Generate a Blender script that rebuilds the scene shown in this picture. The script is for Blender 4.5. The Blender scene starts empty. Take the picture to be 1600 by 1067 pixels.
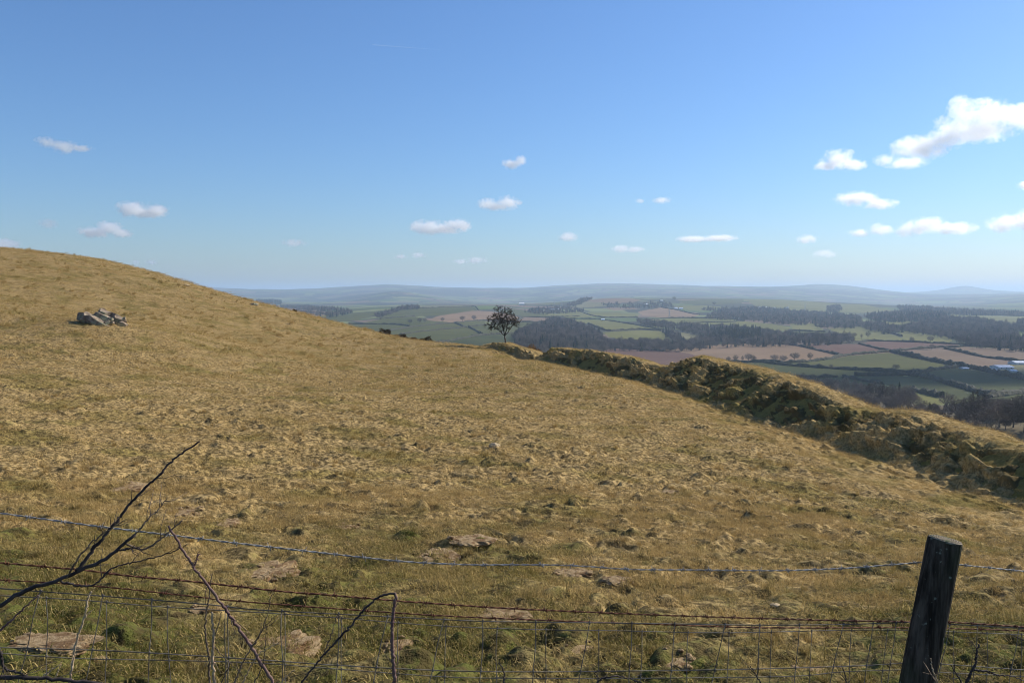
import bpy, bmesh, math, random
import numpy as np
from mathutils import Vector, Matrix

# ------------------------------------------------------------------ camera, sky, sun, exposure
sc = bpy.context.scene
C = sc.collection
R = math.radians
FPX = 1300.0                                   # focal length in pixels of a 1600 px wide frame
TH = math.atan(78.5 / FPX)                     # camera looks slightly down
CT, ST = math.cos(TH), math.sin(TH)
cd = bpy.data.cameras.new('camera'); cam = bpy.data.objects.new('camera', cd); C.objects.link(cam)
cd.sensor_fit = 'HORIZONTAL'; cd.sensor_width = 36.0; cd.lens = 36.0 * FPX / 1600
cd.clip_start = 0.05; cd.clip_end = 120000
cam.location = (0, 0, 0); cam.rotation_euler = (math.pi / 2 - TH, 0, 0)
sc.camera = cam

SUN_AZ, SUN_EL = R(60), R(33)                  # azimuth to the right of the view, elevation
w = bpy.data.worlds.new('World'); sc.world = w; w.use_nodes = True
nt = w.node_tree; bg = nt.nodes['Background']
sky = nt.nodes.new('ShaderNodeTexSky'); sky.sky_type = 'NISHITA'; sky.sun_disc = False
sky.sun_elevation = SUN_EL; sky.sun_rotation = SUN_AZ
sky.altitude = 250; sky.air_density = 1.2; sky.dust_density = 0.5; sky.ozone_density = 8.0
wb = nt.nodes.new('ShaderNodeMix'); wb.data_type = 'RGBA'; wb.blend_type = 'MULTIPLY'; wb.inputs[0].default_value = 1; wb.inputs[7].default_value = (.92, .99, 1.10, 1)   # white balance
nt.links.new(sky.outputs[0], wb.inputs[6]); nt.links.new(wb.outputs[2], bg.inputs[0]); bg.inputs[1].default_value = 0.104
sl = bpy.data.lights.new('sun', 'SUN'); sl.energy = 5.0; sl.angle = R(0.53); sl.color = (1.0, 0.93, 0.82)
so = bpy.data.objects.new('sun', sl); C.objects.link(so)
SUN = Vector((math.sin(SUN_AZ) * math.cos(SUN_EL), math.cos(SUN_AZ) * math.cos(SUN_EL), math.sin(SUN_EL)))
so.rotation_euler = SUN.to_track_quat('Z', 'Y').to_euler(); so.location = SUN * 50
sc.view_settings.view_transform = 'Standard'; sc.view_settings.look = 'None'
sc.view_settings.gamma = 1; sc.view_settings.exposure = 0.26; sc.view_settings.use_curve_mapping = False
cy = sc.cycles
cy.max_bounces = 14; cy.diffuse_bounces = 2; cy.glossy_bounces = 2; cy.transmission_bounces = 2
cy.transparent_max_bounces = 8; cy.volume_bounces = 14
cy.use_denoising = True
cy.use_adaptive_sampling = True; cy.adaptive_threshold = 0.012; cy.pixel_filter_type = 'BLACKMAN_HARRIS'; cy.filter_width = 0.95
try: cy.denoiser = 'OPENIMAGEDENOISE'
except Exception: pass
cy.volume_max_steps = 256; cy.volume_step_rate = 0.45

rng = np.random.default_rng(7); random.seed(7)

# ------------------------------------------------------------------ helpers
def ray(px, py):
    dx = (px - 800.0) / FPX; dy = -(py - 533.5) / FPX
    fy = CT + dy * ST; fz = -ST + dy * CT
    return dx / fy, fz / fy                    # x and z for each metre of depth y
def pt(px, py, y):
    u, s = ray(px, py); return (u * y, y, s * y)
def proj(x, y, z):
    d = y * CT - z * ST; d = np.maximum(d, 1e-3); up = y * ST + z * CT
    return 800 + FPX * x / d, 533.5 - FPX * up / d

def _h(ix, iy, seed):
    h = (ix.astype(np.int64) * 374761393 + iy.astype(np.int64) * 668265263 + seed * 1442695041) & 0xffffffff
    h = ((h ^ (h >> 13)) * 1274126177) & 0xffffffff
    h = (h ^ (h >> 16)) & 0xffffffff
    return h.astype(np.float64) / 4294967295.0
def noise(x, y, seed=0):                       # value noise, -1..1
    x = np.asarray(x, float); y = np.asarray(y, float)
    ix = np.floor(x); iy = np.floor(y); fx = x - ix; fy = y - iy
    fx = fx * fx * fx * (fx * (fx * 6 - 15) + 10); fy = fy * fy * fy * (fy * (fy * 6 - 15) + 10)
    a = _h(ix, iy, seed); b = _h(ix + 1, iy, seed); c = _h(ix, iy + 1, seed); d = _h(ix + 1, iy + 1, seed)
    return ((a + (b - a) * fx) * (1 - fy) + (c + (d - c) * fx) * fy) * 2 - 1
def fbm(x, y, oct=4, seed=0, gain=0.5):
    t = 0; a = 1.0; n = 0
    for i in range(oct):
        ca, sa = math.cos(0.7 * i + .3), math.sin(0.7 * i + .3)
        t = t + a * noise((x * ca - y * sa) * 2 ** i, (x * sa + y * ca) * 2 ** i, seed + i * 17); n += a; a *= gain
    return t / n
def sstep(a, b, x):
    t = np.clip((x - a) / (b - a), 0, 1); return t * t * (3 - 2 * t)

class TPS:
    def __init__(self, P, V, lam=1e-3):
        P = np.array(P, float); V = np.array(V, float); n = len(P); self.P = P
        K = self.k(((P[:, None] - P[None]) ** 2).sum(-1)) + lam * np.eye(n)
        Q = np.c_[np.ones(n), P]
        A = np.zeros((n + 3, n + 3)); A[:n, :n] = K; A[:n, n:] = Q; A[n:, :n] = Q.T
        s = np.linalg.solve(A, np.r_[V, 0, 0, 0]); self.w = s[:n]; self.a = s[n:]
    @staticmethod
    def k(r2): return 0.5 * r2 * np.log(r2 + 1e-12)
    def __call__(self, x, y):
        sh = np.shape(x); x = np.ravel(x); y = np.ravel(y); out = np.empty(len(x))
        for i in range(0, len(x), 40000):
            q = np.c_[x[i:i + 40000], y[i:i + 40000]]
            r2 = ((q[:, None, 0] - self.P[None, :, 0]) ** 2 + (q[:, None, 1] - self.P[None, :, 1]) ** 2)
            out[i:i + 40000] = self.k(r2) @ self.w + self.a[0] + q @ self.a[1:]
        return out.reshape(sh)

def mesh_obj(name, V, F, mat=None, parent=None, smooth=True, me=None):
    if me is None:
        me = bpy.data.meshes.new(name)
        V = np.asarray(V, dtype=np.float32)
        if isinstance(F, np.ndarray):
            n, k = F.shape
            me.vertices.add(len(V)); me.vertices.foreach_set('co', V.ravel())
            me.loops.add(n * k); me.loops.foreach_set('vertex_index', F.astype(np.int32).ravel())
            me.polygons.add(n); me.polygons.foreach_set('loop_start', np.arange(0, n * k, k, dtype=np.int32))
            me.update(calc_edges=True)
        else:
            me.from_pydata([tuple(map(float, v)) for v in V], [], F); me.update()
        if smooth: me.polygons.foreach_set('use_smooth', np.ones(len(me.polygons), dtype=bool))
        if mat: me.materials.append(mat)
    o = bpy.data.objects.new(name, me); C.objects.link(o)
    if parent: o.parent = parent
    return o
def tag(o, label=None, cat=None, group=None, kind=None):
    if label: o['label'] = label
    if cat: o['category'] = cat
    if group: o['group'] = group
    if kind: o['kind'] = kind
    return o
def empty(name, loc=(0, 0, 0)):
    o = bpy.data.objects.new(name, None); C.objects.link(o); o.location = loc; o.empty_display_size = 0.2; return o

def tube(path, rad, sides=6, cap=True):
    """verts, quads and tris of a tube along a 3-D path"""
    path = [Vector(p) for p in path]; n = len(path)
    if not hasattr(rad, '__len__'): rad = [rad] * n
    V, F = [], []
    t0 = (path[1] - path[0]).normalized()
    up = Vector((0, 0, 1)) if abs(t0.z) < .9 else Vector((1, 0, 0))
    nrm = t0.cross(up).normalized()
    for i in range(n):
        t = (path[min(i + 1, n - 1)] - path[max(i - 1, 0)]).normalized()
        nrm = (nrm - t * nrm.dot(t)).normalized(); b = t.cross(nrm)
        for k in range(sides):
            a = 2 * math.pi * k / sides
            V.append(path[i] + (nrm * math.cos(a) + b * math.sin(a)) * rad[i])
    for i in range(n - 1):
        for k in range(sides):
            k2 = (k + 1) % sides
            F.append((i * sides + k, i * sides + k2, (i + 1) * sides + k2, (i + 1) * sides + k))
    if cap:
        F.append(tuple(range(sides))[::-1]); F.append(tuple(range((n - 1) * sides, n * sides)))
    return V, F
def joinvf(parts):
    V, F = [], []
    for v, f in parts:
        b = len(V); V += list(v); F += [tuple(i + b for i in q) for q in f]
    return V, F
def smooth_path(pts, n):
    """Catmull-Rom resample to n points"""
    P = np.array([tuple(p) for p in pts], float)
    d = np.r_[0, np.cumsum(np.linalg.norm(np.diff(P, axis=0), axis=1))]
    if len(P) < 3:
        t = np.linspace(0, d[-1], n); return np.stack([np.interp(t, d, P[:, k]) for k in range(P.shape[1])], 1)
    Q = np.vstack([2 * P[0] - P[1], P, 2 * P[-1] - P[-2]])
    out = []
    for t in np.linspace(0, d[-1], n):
        i = min(np.searchsorted(d, t, 'right') - 1, len(P) - 2); f = (t - d[i]) / (d[i + 1] - d[i] + 1e-9)
        p0, p1, p2, p3 = Q[i], Q[i + 1], Q[i + 2], Q[i + 3]
        out.append(.5 * ((2 * p1) + (-p0 + p2) * f + (2 * p0 - 5 * p1 + 4 * p2 - p3) * f * f + (-p0 + 3 * p1 - 3 * p2 + p3) * f ** 3))
    return np.array(out)
def pip(px, py, poly):
    c = np.zeros(np.shape(px), bool); n = len(poly)
    for i in range(n):
        x1, y1 = poly[i]; x2, y2 = poly[(i + 1) % n]
        k = ((y1 > py) != (y2 > py)) & (px < (x2 - x1) * (py - y1) / ((y2 - y1) or 1e-9) + x1); c ^= k
    return c

# ------------------------------------------------------------------ materials
class NT:
    def __init__(s, name):
        s.m = bpy.data.materials.new(name); s.m.use_nodes = True; s.t = s.m.node_tree; s.t.nodes.clear()
        s.out = s.t.nodes.new('ShaderNodeOutputMaterial')
    def n(s, typ, **kw):
        nd = s.t.nodes.new('ShaderNode' + typ)
        for k, v in kw.items():
            if k.startswith('i_'):
                key = k[2:]; key = int(key) if key.isdigit() else key
                s.put(nd.inputs[key], v)
            else: setattr(nd, k, v)
        return nd
    def put(s, sock, v):
        if hasattr(v, 'is_output'): s.t.links.new(v, sock)
        elif hasattr(v, 'outputs'): s.t.links.new(v.outputs[0], sock)
        else: sock.default_value = v
    def math(s, op, a, b=0.0, clamp=False):
        nd = s.n('Math', operation=op, use_clamp=clamp); s.put(nd.inputs[0], a); s.put(nd.inputs[1], b); return nd.outputs[0]
    def mix(s, f, a, b):
        nd = s.n('Mix', data_type='RGBA'); s.put(nd.inputs[0], f); s.put(nd.inputs[6], a); s.put(nd.inputs[7], b); return nd.outputs[2]
    def noise(s, vec, scale, detail=3, rough=0.55):
        nd = s.n('TexNoise'); s.put(nd.inputs['Vector'], vec); nd.inputs['Scale'].default_value = scale
        nd.inputs['Detail'].default_value = detail; nd.inputs['Roughness'].default_value = rough; return nd.outputs[0]
    def rng(s, v, a, b, c=0.0, d=1.0):
        nd = s.n('MapRange', interpolation_type='SMOOTHSTEP'); s.put(nd.inputs[0], v)
        for i, q in zip((1, 2, 3, 4), (a, b, c, d)): nd.inputs[i].default_value = q
        return nd.outputs[0]
    def bsdf(s, col, rough=0.9, bump=None, bstr=0.3, bdist=0.05, spec=0.2, normal=None):
        b = s.n('BsdfPrincipled'); s.put(b.inputs['Base Color'], col); s.put(b.inputs['Roughness'], rough)
        b.inputs['Specular IOR Level'].default_value = spec
        if bump is not None:
            bn = s.n('Bump'); bn.inputs['Strength'].default_value = bstr; bn.inputs['Distance'].default_value = bdist
            s.put(bn.inputs['Height'], bump); s.t.links.new(bn.outputs[0], b.inputs['Normal'])
        return b
    def done(s, sh):
        s.t.links.new(sh.outputs[0], s.out.inputs[0]); return s.m
def rgb(r, g, b): return (r, g, b, 1.0)

def grass_colour(s, pos, inst=None):
    """colour of the upland turf as a function of world position: straw, olive and green patches"""
    n1 = s.noise(pos, 0.16, 4); n2 = s.noise(pos, 0.9, 3); n3 = s.noise(pos, 5.0, 2)
    sep = s.n('SeparateXYZ'); s.put(sep.inputs[0], pos)
    near = s.rng(sep.outputs[1], 3.0, 16.0, 0.27, 0.0)
    left = s.rng(sep.outputs[0], -6.0, 3.0, 0.07, 0.0)
    left = s.math('MULTIPLY', left, s.rng(sep.outputs[1], 6, 14, 1.0, 0.0))
    g = s.math('ADD', s.math('MULTIPLY', n1, 0.55), s.math('ADD', s.math('MULTIPLY', n2, 0.38), s.math('MULTIPLY', n3, 0.26)))
    g = s.math('ADD', s.math('ADD', g, near), left)
    gf = s.rng(g, 0.62, 0.86)
    straw = s.mix(s.noise(pos, 2.3, 3), rgb(.405, .272, .102), rgb(.605, .425, .185))
    straw = s.mix(s.rng(s.noise(pos, 0.45, 3), .48, .66), straw, rgb(.33, .245, .075))
    green = s.mix(n3, rgb(.055, .068, .012), rgb(.15, .145, .032))
    c = s.mix(gf, straw, green)
    if inst is not None:
        c = s.mix(s.rng(inst, .0, 1.0, 0.05, .62), c, s.mix(s.rng(inst, .55, .75), rgb(.15, .092, .028), rgb(.66, .48, .20)))
    return c

def mat_ground():
    s = NT('turf_ground'); geo = s.n('NewGeometry'); pos = geo.outputs['Position']
    c = grass_colour(s, pos)
    c = s.mix(s.rng(s.noise(pos, 11, 3), .38, .60, .1, .85), c, rgb(.075, .052, .020))
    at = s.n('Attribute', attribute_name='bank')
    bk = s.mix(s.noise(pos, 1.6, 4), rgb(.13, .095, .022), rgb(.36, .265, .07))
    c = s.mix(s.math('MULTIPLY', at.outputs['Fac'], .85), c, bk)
    h = s.math('ADD', s.noise(pos, 9, 5, .7), s.math('MULTIPLY', s.noise(pos, 40, 3), .4))
    return s.done(s.bsdf(c, .95, h, .9, .05, spec=.08))
def mat_blade():
    s = NT('grass_blade'); geo = s.n('NewGeometry'); pos = geo.outputs['Position']
    oi = s.n('ObjectInfo'); ri = geo.outputs['Random Per Island']
    c = grass_colour(s, pos, ri)
    c = s.mix(.20, c, s.mix(oi.outputs['Random'], rgb(.24, .165, .05), rgb(.52, .38, .14)))
    d = s.n('BsdfDiffuse'); s.put(d.inputs[0], c)
    t = s.n('BsdfTranslucent'); s.put(t.inputs[0], c)
    m = s.n('MixShader'); m.inputs[0].default_value = .33
    s.t.links.new(d.outputs[0], m.inputs[1]); s.t.links.new(t.outputs[0], m.inputs[2])
    return s.done(m)
def mat_noise(name, a, b, scale=3.0, rough=.9, bstr=.5, bdist=.02, space='Object', c=None, spec=.2, detail=5):
    s = NT(name); tc = s.n('TexCoord'); v = tc.outputs['Object'] if space == 'Object' else s.n('NewGeometry').outputs['Position']
    n = s.noise(v, scale, detail, .62); col = s.mix(s.rng(n, .35, .65), rgb(*a), rgb(*b))
    if c: col = s.mix(s.rng(s.noise(v, scale * .37, 3), .5, .62), col, rgb(*c))
    return s.done(s.bsdf(col, rough, s.noise(v, scale * 3, 5, .65), bstr, bdist, spec=spec))
# ------------------------------------------------------------------ shape of the land
hp = [  # pixel x, pixel y, depth: points on the near hillside
 (800,1067,4.7),(800,900,8.5),(800,800,13),(800,700,22),(800,640,33),(800,600,46),(800,566,69),
 (0,1067,4.3),(0,900,7.5),(0,800,11),(0,700,17),(0,600,30),(0,520,48),(0,450,75),(0,388,106),
 (150,505,52),(150,405,108),(290,441,106),(290,480,82),(290,520,60),(290,600,36),(290,700,19),(290,800,12),(290,900,8),(290,1067,4.5),
 (500,498,103),(500,530,82),(500,560,64),(500,600,46),(500,700,20.5),(500,800,12.5),(400,473,105),
 (600,523,99),(600,560,70),(690,538.5,95),(690,560,76),(750,543,93),
 (1600,1067,5.0),(1600,900,9.5),(1600,850,12.5),(1200,1067,4.8),(1200,900,9),(1200,800,14),(1200,740,20),(1000,650,33),(1000,700,23),
 (1600,795,17),(1400,730,23),(1200,672,31),(1100,628,41),(1000,600,51),(900,578,62),(850,566,71),(780,551,84)]
HP = [pt(*q) for q in hp]
HP += [(-74,121,5.2),(-92,150,3.5),(-61,122,3.6),(-75,150,1),(-47,121,.5),(-58,150,-5),(-37,120,-3),(-27,118,-6),(-110,120,9),(-62,52,1.2),(-34,22,-2.0),(-20,8,-1.6),(-22,140,-12),(0,135,-16),(-10,120,-11.5),(6,108,-12),(16,80,-13.5),
 (21,60,-12.5),(24,42,-11.5),(25,26,-10),(24,15,-8.5),(40,40,-19),(60,100,-30),(40,150,-32),(0,180,-30),(-40,220,-27),(100,100,-36),(60,20,-24),
 (0,0,-1.62),(-5,0,-1.5),(5,0,-1.8),(0,-12,-1.2),(0,2.6,-1.95),(4,3.3,-2.1),(-4,2,-1.8),(12,5,-3.2),(10,-12,-2.4),(-12,-12,-.6)]
hill0 = TPS([(p[0], p[1]) for p in HP], [p[2] for p in HP], lam=.4)
vp = [  # pixel x, pixel y, depth: points in the valley and on the far hills
 (1590,688,150),(1590,650,215),(1480,642,260),(1590,612,420),(1400,605,480),(1300,585,600),(1590,572,680),(1200,562,720),(1450,548,840),(1590,541,900),
 (1180,536,960),(1050,552,850),(960,535,1000),(960,520,1150),(1100,522,1200),(1300,530,1050),(1050,505,1500),(1150,498,1700),(1350,517,1330),(1500,522,1250),
 (1590,510,1500),(1590,492,2200),(1450,492,2000),(1450,500,1700),(1250,475,2700),(1220,468,2900),(1340,476,2800),(1350,488,2300),(1150,468,2900),(950,466,2800),(1050,468,2850),(900,472,2700),
 (1000,485,2200),(900,492,1850),(850,486,2150),(800,487,1950),(860,474,3900),(700,479,2100),(600,482,1950),(750,479,2150),(520,493,1700),(650,507,1250),(560,503,1380),(700,528,950),
 (850,540,850),(900,502,1550),(450,480,3000),(400,473,3600),(500,478,3200),(800,465,5600),(500,467,5500),(620,456,5000),(560,466,4800),(700,467,5200),(1300,474,4700),(1450,478,4300),(1590,464,5000),
 (1540,470,4800),(1510,446.5,11000),(1545,453,10800),(1475,454,10500),(1440,459,9500),(1290,444.5,10000),(1260,446,10000),(1225,452,10000),(1180,453.5,10000),(1000,451.5,10000),(945,445,9500),(905,449,9600),(870,453.5,10000),(780,454.5,10000),(600,445,9000),(570,448,9100),(520,452.5,9300),(450,453.5,9000),(360,451,9000),
 (1590,456,10500),(200,452,9000),(0,452,9000),(1800,456,9000),(1350,450,10000),(1120,452.5,10000),(680,453,9500)]
VP = [pt(*q) for q in vp]
VP += [(u_ * 12400, 12400, -45) for u_ in (-.6, -.4, -.25, -.1, 0, .1, .2, .3, .4, .5, .6)]
VP += [(-60,200,-8),(-90,150,4),(-150,260,-20),(0,150,-22),(0,300,-42),(60,150,-33),(80,300,-46),(150,500,-58),(0,600,-54),(-300,600,-50),(-900,1500,-50),(-2000,3500,-50),(300,300,-40),(800,800,-60),(2500,2500,-62),(5000,5000,-50),
 (-8000,13000,-62),(0,13500,-62),(8000,13500,-62),(-15000,30000,-120),(0,30000,-120),(15000,30000,-120),(120,100,-33),(200,160,-36)]
def lv(x, y):
    y = np.maximum(y, 20.0); return np.clip(x / y, -1.6, 1.6) * 3.6, np.log(y) * 1.5
_l = [lv(p[0], p[1]) for p in VP]
val0 = TPS([(float(a), float(b)) for a, b in _l], [p[2] for p in VP], lam=.002)
def valley(x, y):
    a, b = lv(x, y); z = val0(a, b)
    r = np.hypot(x, y)
    z = z + fbm(x / 420., y / 420., 3, 5) * np.clip(r / 1500., 0, 1) * 3.0 * (1 + sstep(3500, 7000, r) * 2.2)
    return np.where(y > 14000, np.minimum(z, -60), z)
# crest of the old earth bank that runs from the right up to the thorn tree
bc = [(14,2,-2.9),(13.2,11,-3.5)]
for px, py, x in [(1600,698,12.5),(1500,664,12.8),(1400,641,12.9),(1340,634,12.7),(1290,613,12.4),(1200,581,12.1),(1150,567,11.9),(1095,557,11.5)]:
    u, s = ray(px, py); bc.append((x, x / u, s * x / u))
for px, py, y in [(1045,573,56),(1000,562,59),(960,554,64),(915,548,70),(870,545,75),(848,556,79),(825,546,84),(790,536,88),(765,537,90),(740,544,92),(715,546,93)]:
    bc.append(pt(px, py, y))
BC = np.array(bc)
def bank(x, y):
    """signed distance to the bank crest (minus = field side), crest height, arc length"""
    x = np.asarray(x, float); y = np.asarray(y, float)
    best = np.full(x.shape, 1e9); sd = np.zeros(x.shape); zc = np.zeros(x.shape); ar = np.zeros(x.shape); acc = 0
    for i in range(len(BC) - 1):
        a = BC[i]; d = BC[i + 1] - a; L = math.hypot(d[0], d[1])
        t = np.clip(((x - a[0]) * d[0] + (y - a[1]) * d[1]) / (L * L), 0, 1)
        qx = x - a[0] - t * d[0]; qy = y - a[1] - t * d[1]; r = np.hypot(qx, qy)
        m = r < best; best = np.where(m, r, best)
        side = np.sign(d[0] * qy - d[1] * qx)          # + on the left of the direction of travel
        sd = np.where(m, -side * r, sd); zc = np.where(m, a[2] + t * d[2], zc); ar = np.where(m, acc + t * L, ar); acc += L
    return sd, zc, ar
def ground(x, y, detail=True, full=False):
    x = np.asarray(x, float); y = np.asarray(y, float)
    r = np.hypot(x, y)
    h = hill0(x, y)
    wv = sstep(125, 210, r)
    z = h * (1 - wv) + (valley(x, np.maximum(y, 30)) * wv if np.any(wv > 0) else 0)
    bk = np.zeros(x.shape)
    near = (r < 130)
    if np.any(near):
        xs, ys = x[near], y[near]
        xs2, ys2 = xs, ys
        sd, zc, ar = bank(xs2, ys2)
        far = sstep(60, 82, ys)
        d = np.abs(sd)
        left = .14 * np.minimum(d, .4) + (.66 - .1 * far) * np.maximum(d - .42, 0)
        right = .10 * np.minimum(d, .8) + .72 * np.maximum(d - .7, 0)
        drop = np.where(sd < 0, left, right)
        zb = zc - drop
        zb = zb + fbm(ar / 2.6, sd * 0, 2, 77) * .14 * (ys < 85)
        k = .22; zz = z[near]; hh = np.clip(.5 + .5 * (zb - zz) / k, 0, 1)
        zz = zz * (1 - hh) + zb * hh + k * hh * (1 - hh)
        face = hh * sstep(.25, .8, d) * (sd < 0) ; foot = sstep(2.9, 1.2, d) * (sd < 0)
        if detail:
            zz = zz - .16 * sstep(3.0, 2.2, np.where(sd < 0, d * .62, d * .9)) * 1.0 * (ys < 93)
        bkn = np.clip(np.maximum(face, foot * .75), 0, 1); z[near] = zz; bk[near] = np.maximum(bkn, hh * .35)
        if detail:
            n = near; X, Y = xs, ys
            t1 = fbm(X / .62, Y / .5, 3, 3); t2 = fbm(X / .23, Y / .2, 2, 9)
            wx = X + fbm(X / .9, Y / .9, 2, 201) * .35; wy = Y + fbm(X / .9, Y / .9, 2, 202) * .35
            t3 = fbm(wx / .34, wy / .27, 2, 61); pat = sstep(-.25, .5, fbm(X / 3.1, Y / 2.6, 2, 62))
            bump = fbm(X / 4.5, Y / 4.5, 2, 21) * .06 + t1 * .035 + np.maximum(t3 - .20, 0) * (.10 + .06 * sstep(8, 20, Y)) * (.25 + .75 * pat) - np.maximum(-t3 - .40, 0) * .10 + t2 * .012 + (np.abs(fbm(wx / .42, wy / .34, 2, 71)) - .2) * .125 + (np.abs(noise(wx / .17, wy / .14, 72)) - .3) * .034
            s1 = fbm(wx / .62, wy / .40, 3, 81); s2 = fbm(wx / 1.5, wy / .9, 3, 82); bump = bump + sstep(.25, .33, s1) * .038 * (.35 + .65 * pat) * (.45 + .55 * sstep(8, 20, Y)) + sstep(.28, .36, s2) * .035 * pat * sstep(8, 22, Y) + sstep(.52, .6, s1) * .02
            z[n] = z[n] + bump
    if full: return z, bk
    return z

def hit(px, py, lo=None, hi=13500., n=1500, lift=0.):
    """first point where the ray through a pixel meets the land beyond lo"""
    lo = lo or (120. if px > 860 else 420.)
    u, s = ray(px, py); y = np.geomspace(lo, hi, n); z = ground(u * y, y, False) + lift
    k = np.argmax(z >= s * y)
    if not (z[k] >= s * y[k]): k = n - 1
    return (u * y[k], y[k], float(ground(np.array([u * y[k]]), np.array([y[k]]), False)[0]))

M = {}
M['ground'] = mat_ground(); M['blade'] = mat_blade()

def grid_mesh(r, th, fn):
    RR, TT = np.meshgrid(r, th, indexing='ij'); x = RR * np.sin(TT); y = RR * np.cos(TT)
    z, bk = fn(x, y)
    V = np.stack([x, y, z], -1).reshape(-1, 3); nr, na = RR.shape
    i = np.arange(nr * na).reshape(nr, na)
    F = np.stack([i[:-1, :-1], i[:-1, 1:], i[1:, 1:], i[1:, :-1]], -1).reshape(-1, 4)[:, ::-1]
    return V, F, bk.ravel()
# near hillside
rr = np.r_[np.geomspace(.7, 3.2, 14)[:-1], np.geomspace(3.2, 165, 960)]
th = np.radians(np.r_[np.linspace(-75, -37, 30)[:-1], np.linspace(-37, 37, 660), np.linspace(37, 80, 30)[1:]])
def fn_near(x, y):
    z, b = ground(x, y, True, True); r = np.hypot(x, y)
    return z - sstep(150, 165, r) * 1.2, b
V, F, B = grid_mesh(rr, th, fn_near)
hillside = mesh_obj('hillside', V, F, M['ground'])
a = hillside.data.attributes.new('bank', 'FLOAT', 'POINT'); a.data.foreach_set('value', B.astype(np.float32))
tag(hillside, kind='structure')
# the ground round the photographer's feet, out of view
rr2 = np.geomspace(.05, 30, 40); th2 = np.radians(np.linspace(75, 285, 60))
V2, F2, B2 = grid_mesh(rr2, th2, lambda x, y: (ground(x, y, False) + .0, 0 * x))
bg_ = mesh_obj('hilltop_ground', V2, F2, M['ground']); tag(bg_, kind='structure')

# the eroded earth bank, its own finely broken surface over the swell of the land
def mat_bank():
    s = NT('bank_turf_and_shade_earth'); pos = s.n('NewGeometry').outputs['Position']
    at = s.n('Attribute', attribute_name='bare'); c = grass_colour(s, pos)
    shade_earth = s.mix(s.noise(pos, 3.0, 4), rgb(.060, .045, .020), rgb(.19, .14, .052))  # eroded earth, its colour darkened to paint in shade on the bank face
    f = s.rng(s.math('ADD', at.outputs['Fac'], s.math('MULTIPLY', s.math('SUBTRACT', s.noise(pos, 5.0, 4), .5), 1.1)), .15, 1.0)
    c = s.mix(s.rng(s.noise(pos, 12, 3), .4, .62, .0, .6), c, rgb(.10, .075, .025))
    return s.done(s.bsdf(s.mix(f, c, shade_earth), .95, s.noise(pos, 14, 5, .7), .9, .05, spec=.06))
M['bank'] = mat_bank()
LB = np.r_[0, np.cumsum(np.linalg.norm(np.diff(BC[:, :2], axis=0), axis=1))]
aa = [2.0]
while aa[-1] < LB[-1] - .3:
    yy = np.interp(aa[-1], LB, BC[:, 1]); xx = np.interp(aa[-1], LB, BC[:, 0]); aa.append(aa[-1] + np.clip(.0022 * math.hypot(xx, yy), .03, .25))
aa = np.array(aa); fine = smooth_path(BC[:, :2], 900); LF = np.r_[0, np.cumsum(np.linalg.norm(np.diff(fine, axis=0), axis=1))]
t_ = aa / LB[-1] * LF[-1]; cx = np.interp(t_, LF, fine[:, 0]); cyy = np.interp(t_, LF, fine[:, 1])
def _sm(v, k=25): return np.convolve(np.pad(v, k, mode='edge'), np.ones(2 * k + 1) / (2 * k + 1), 'valid')
dx_, dy_ = _sm(np.gradient(cx)), _sm(np.gradient(cyy)); l_ = np.hypot(dx_, dy_); nx_, ny_ = dy_ / l_, -dx_ / l_          # towards the valley side
ss = np.r_[np.arange(-5.2, .8, .036), np.arange(.8, 2.7, .10)]
AA, SS = np.meshgrid(aa, ss, indexing='ij'); bx_ = cx[:, None] + nx_[:, None] * SS; by_ = cyy[:, None] + ny_[:, None] * SS
bz_ = ground(bx_, by_, False)
hgt = np.clip(sstep(0, .55, bz_ - hill0(bx_, by_)), 0, 1)
q1 = fbm(AA / .95, SS / .46 + .25 * noise(AA / .7, SS / .7, 5), 3, 391); q2 = fbm(AA / .34, SS / .24, 2, 392); q3 = fbm(AA / .17, SS / .15, 2, 393); q4 = fbm(AA / 3.1, SS / 1.3, 2, 394); q5 = fbm(AA / 1.5 + SS * .3, SS / .55, 3, 395); q6 = fbm(AA / .6, SS / .3 + AA * .2, 2, 396)
facem = sstep(-.15, -.8, SS) * (.45 * sstep(-5.0, -3.8, SS) + .55 * sstep(-3.8, -2.6, SS)) ; topm = sstep(-1.2, -.4, SS)
D = facem * (.4 + .6 * hgt) * (q1 * .27 + q2 * .19 + q3 * .085 + q4 * .28 + (sstep(-.06, .07, q5) - .5) * .18 + (sstep(-.05, .05, q6) - .5) * .13) + topm * (q4 * .08 + q2 * .05 + q3 * .035) + (1 - facem) * (1 - topm) * (q2 * .05 + q3 * .03)
edge = np.maximum(sstep(-4.5, -5.2, SS), sstep(1.9, 2.7, SS)); endm = sstep(1.5, 0, LB[-1] - AA)
D = D - .26 * np.maximum(edge, endm)
fa = sstep(.4, 1.3, AA * 0 + 1.3) * facem
bx_ = bx_ - nx_[:, None] * D * .55 * facem; by_ = by_ - ny_[:, None] * D * .55 * facem; bz_ = bz_ + D * (1 - .2 * facem)
nr_, nc_ = bz_.shape; Vb = np.stack([bx_, by_, bz_], -1).reshape(-1, 3); ii = np.arange(nr_ * nc_).reshape(nr_, nc_)
Fb = np.stack([ii[:-1, :-1], ii[:-1, 1:], ii[1:, 1:], ii[1:, :-1]], -1).reshape(-1, 4)
bare = np.clip(facem * hgt * sstep(.16, -.16, q1 * .6 + q4 * .6 + q5 * .5 + q6 * .25 - .02), 0, 1)  # bare earth in the face hollows, also the mask for the painted shade
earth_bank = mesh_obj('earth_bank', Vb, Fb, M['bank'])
a = earth_bank.data.attributes.new('bare', 'FLOAT', 'POINT'); a.data.foreach_set('value', bare.ravel().astype(np.float32))
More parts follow.
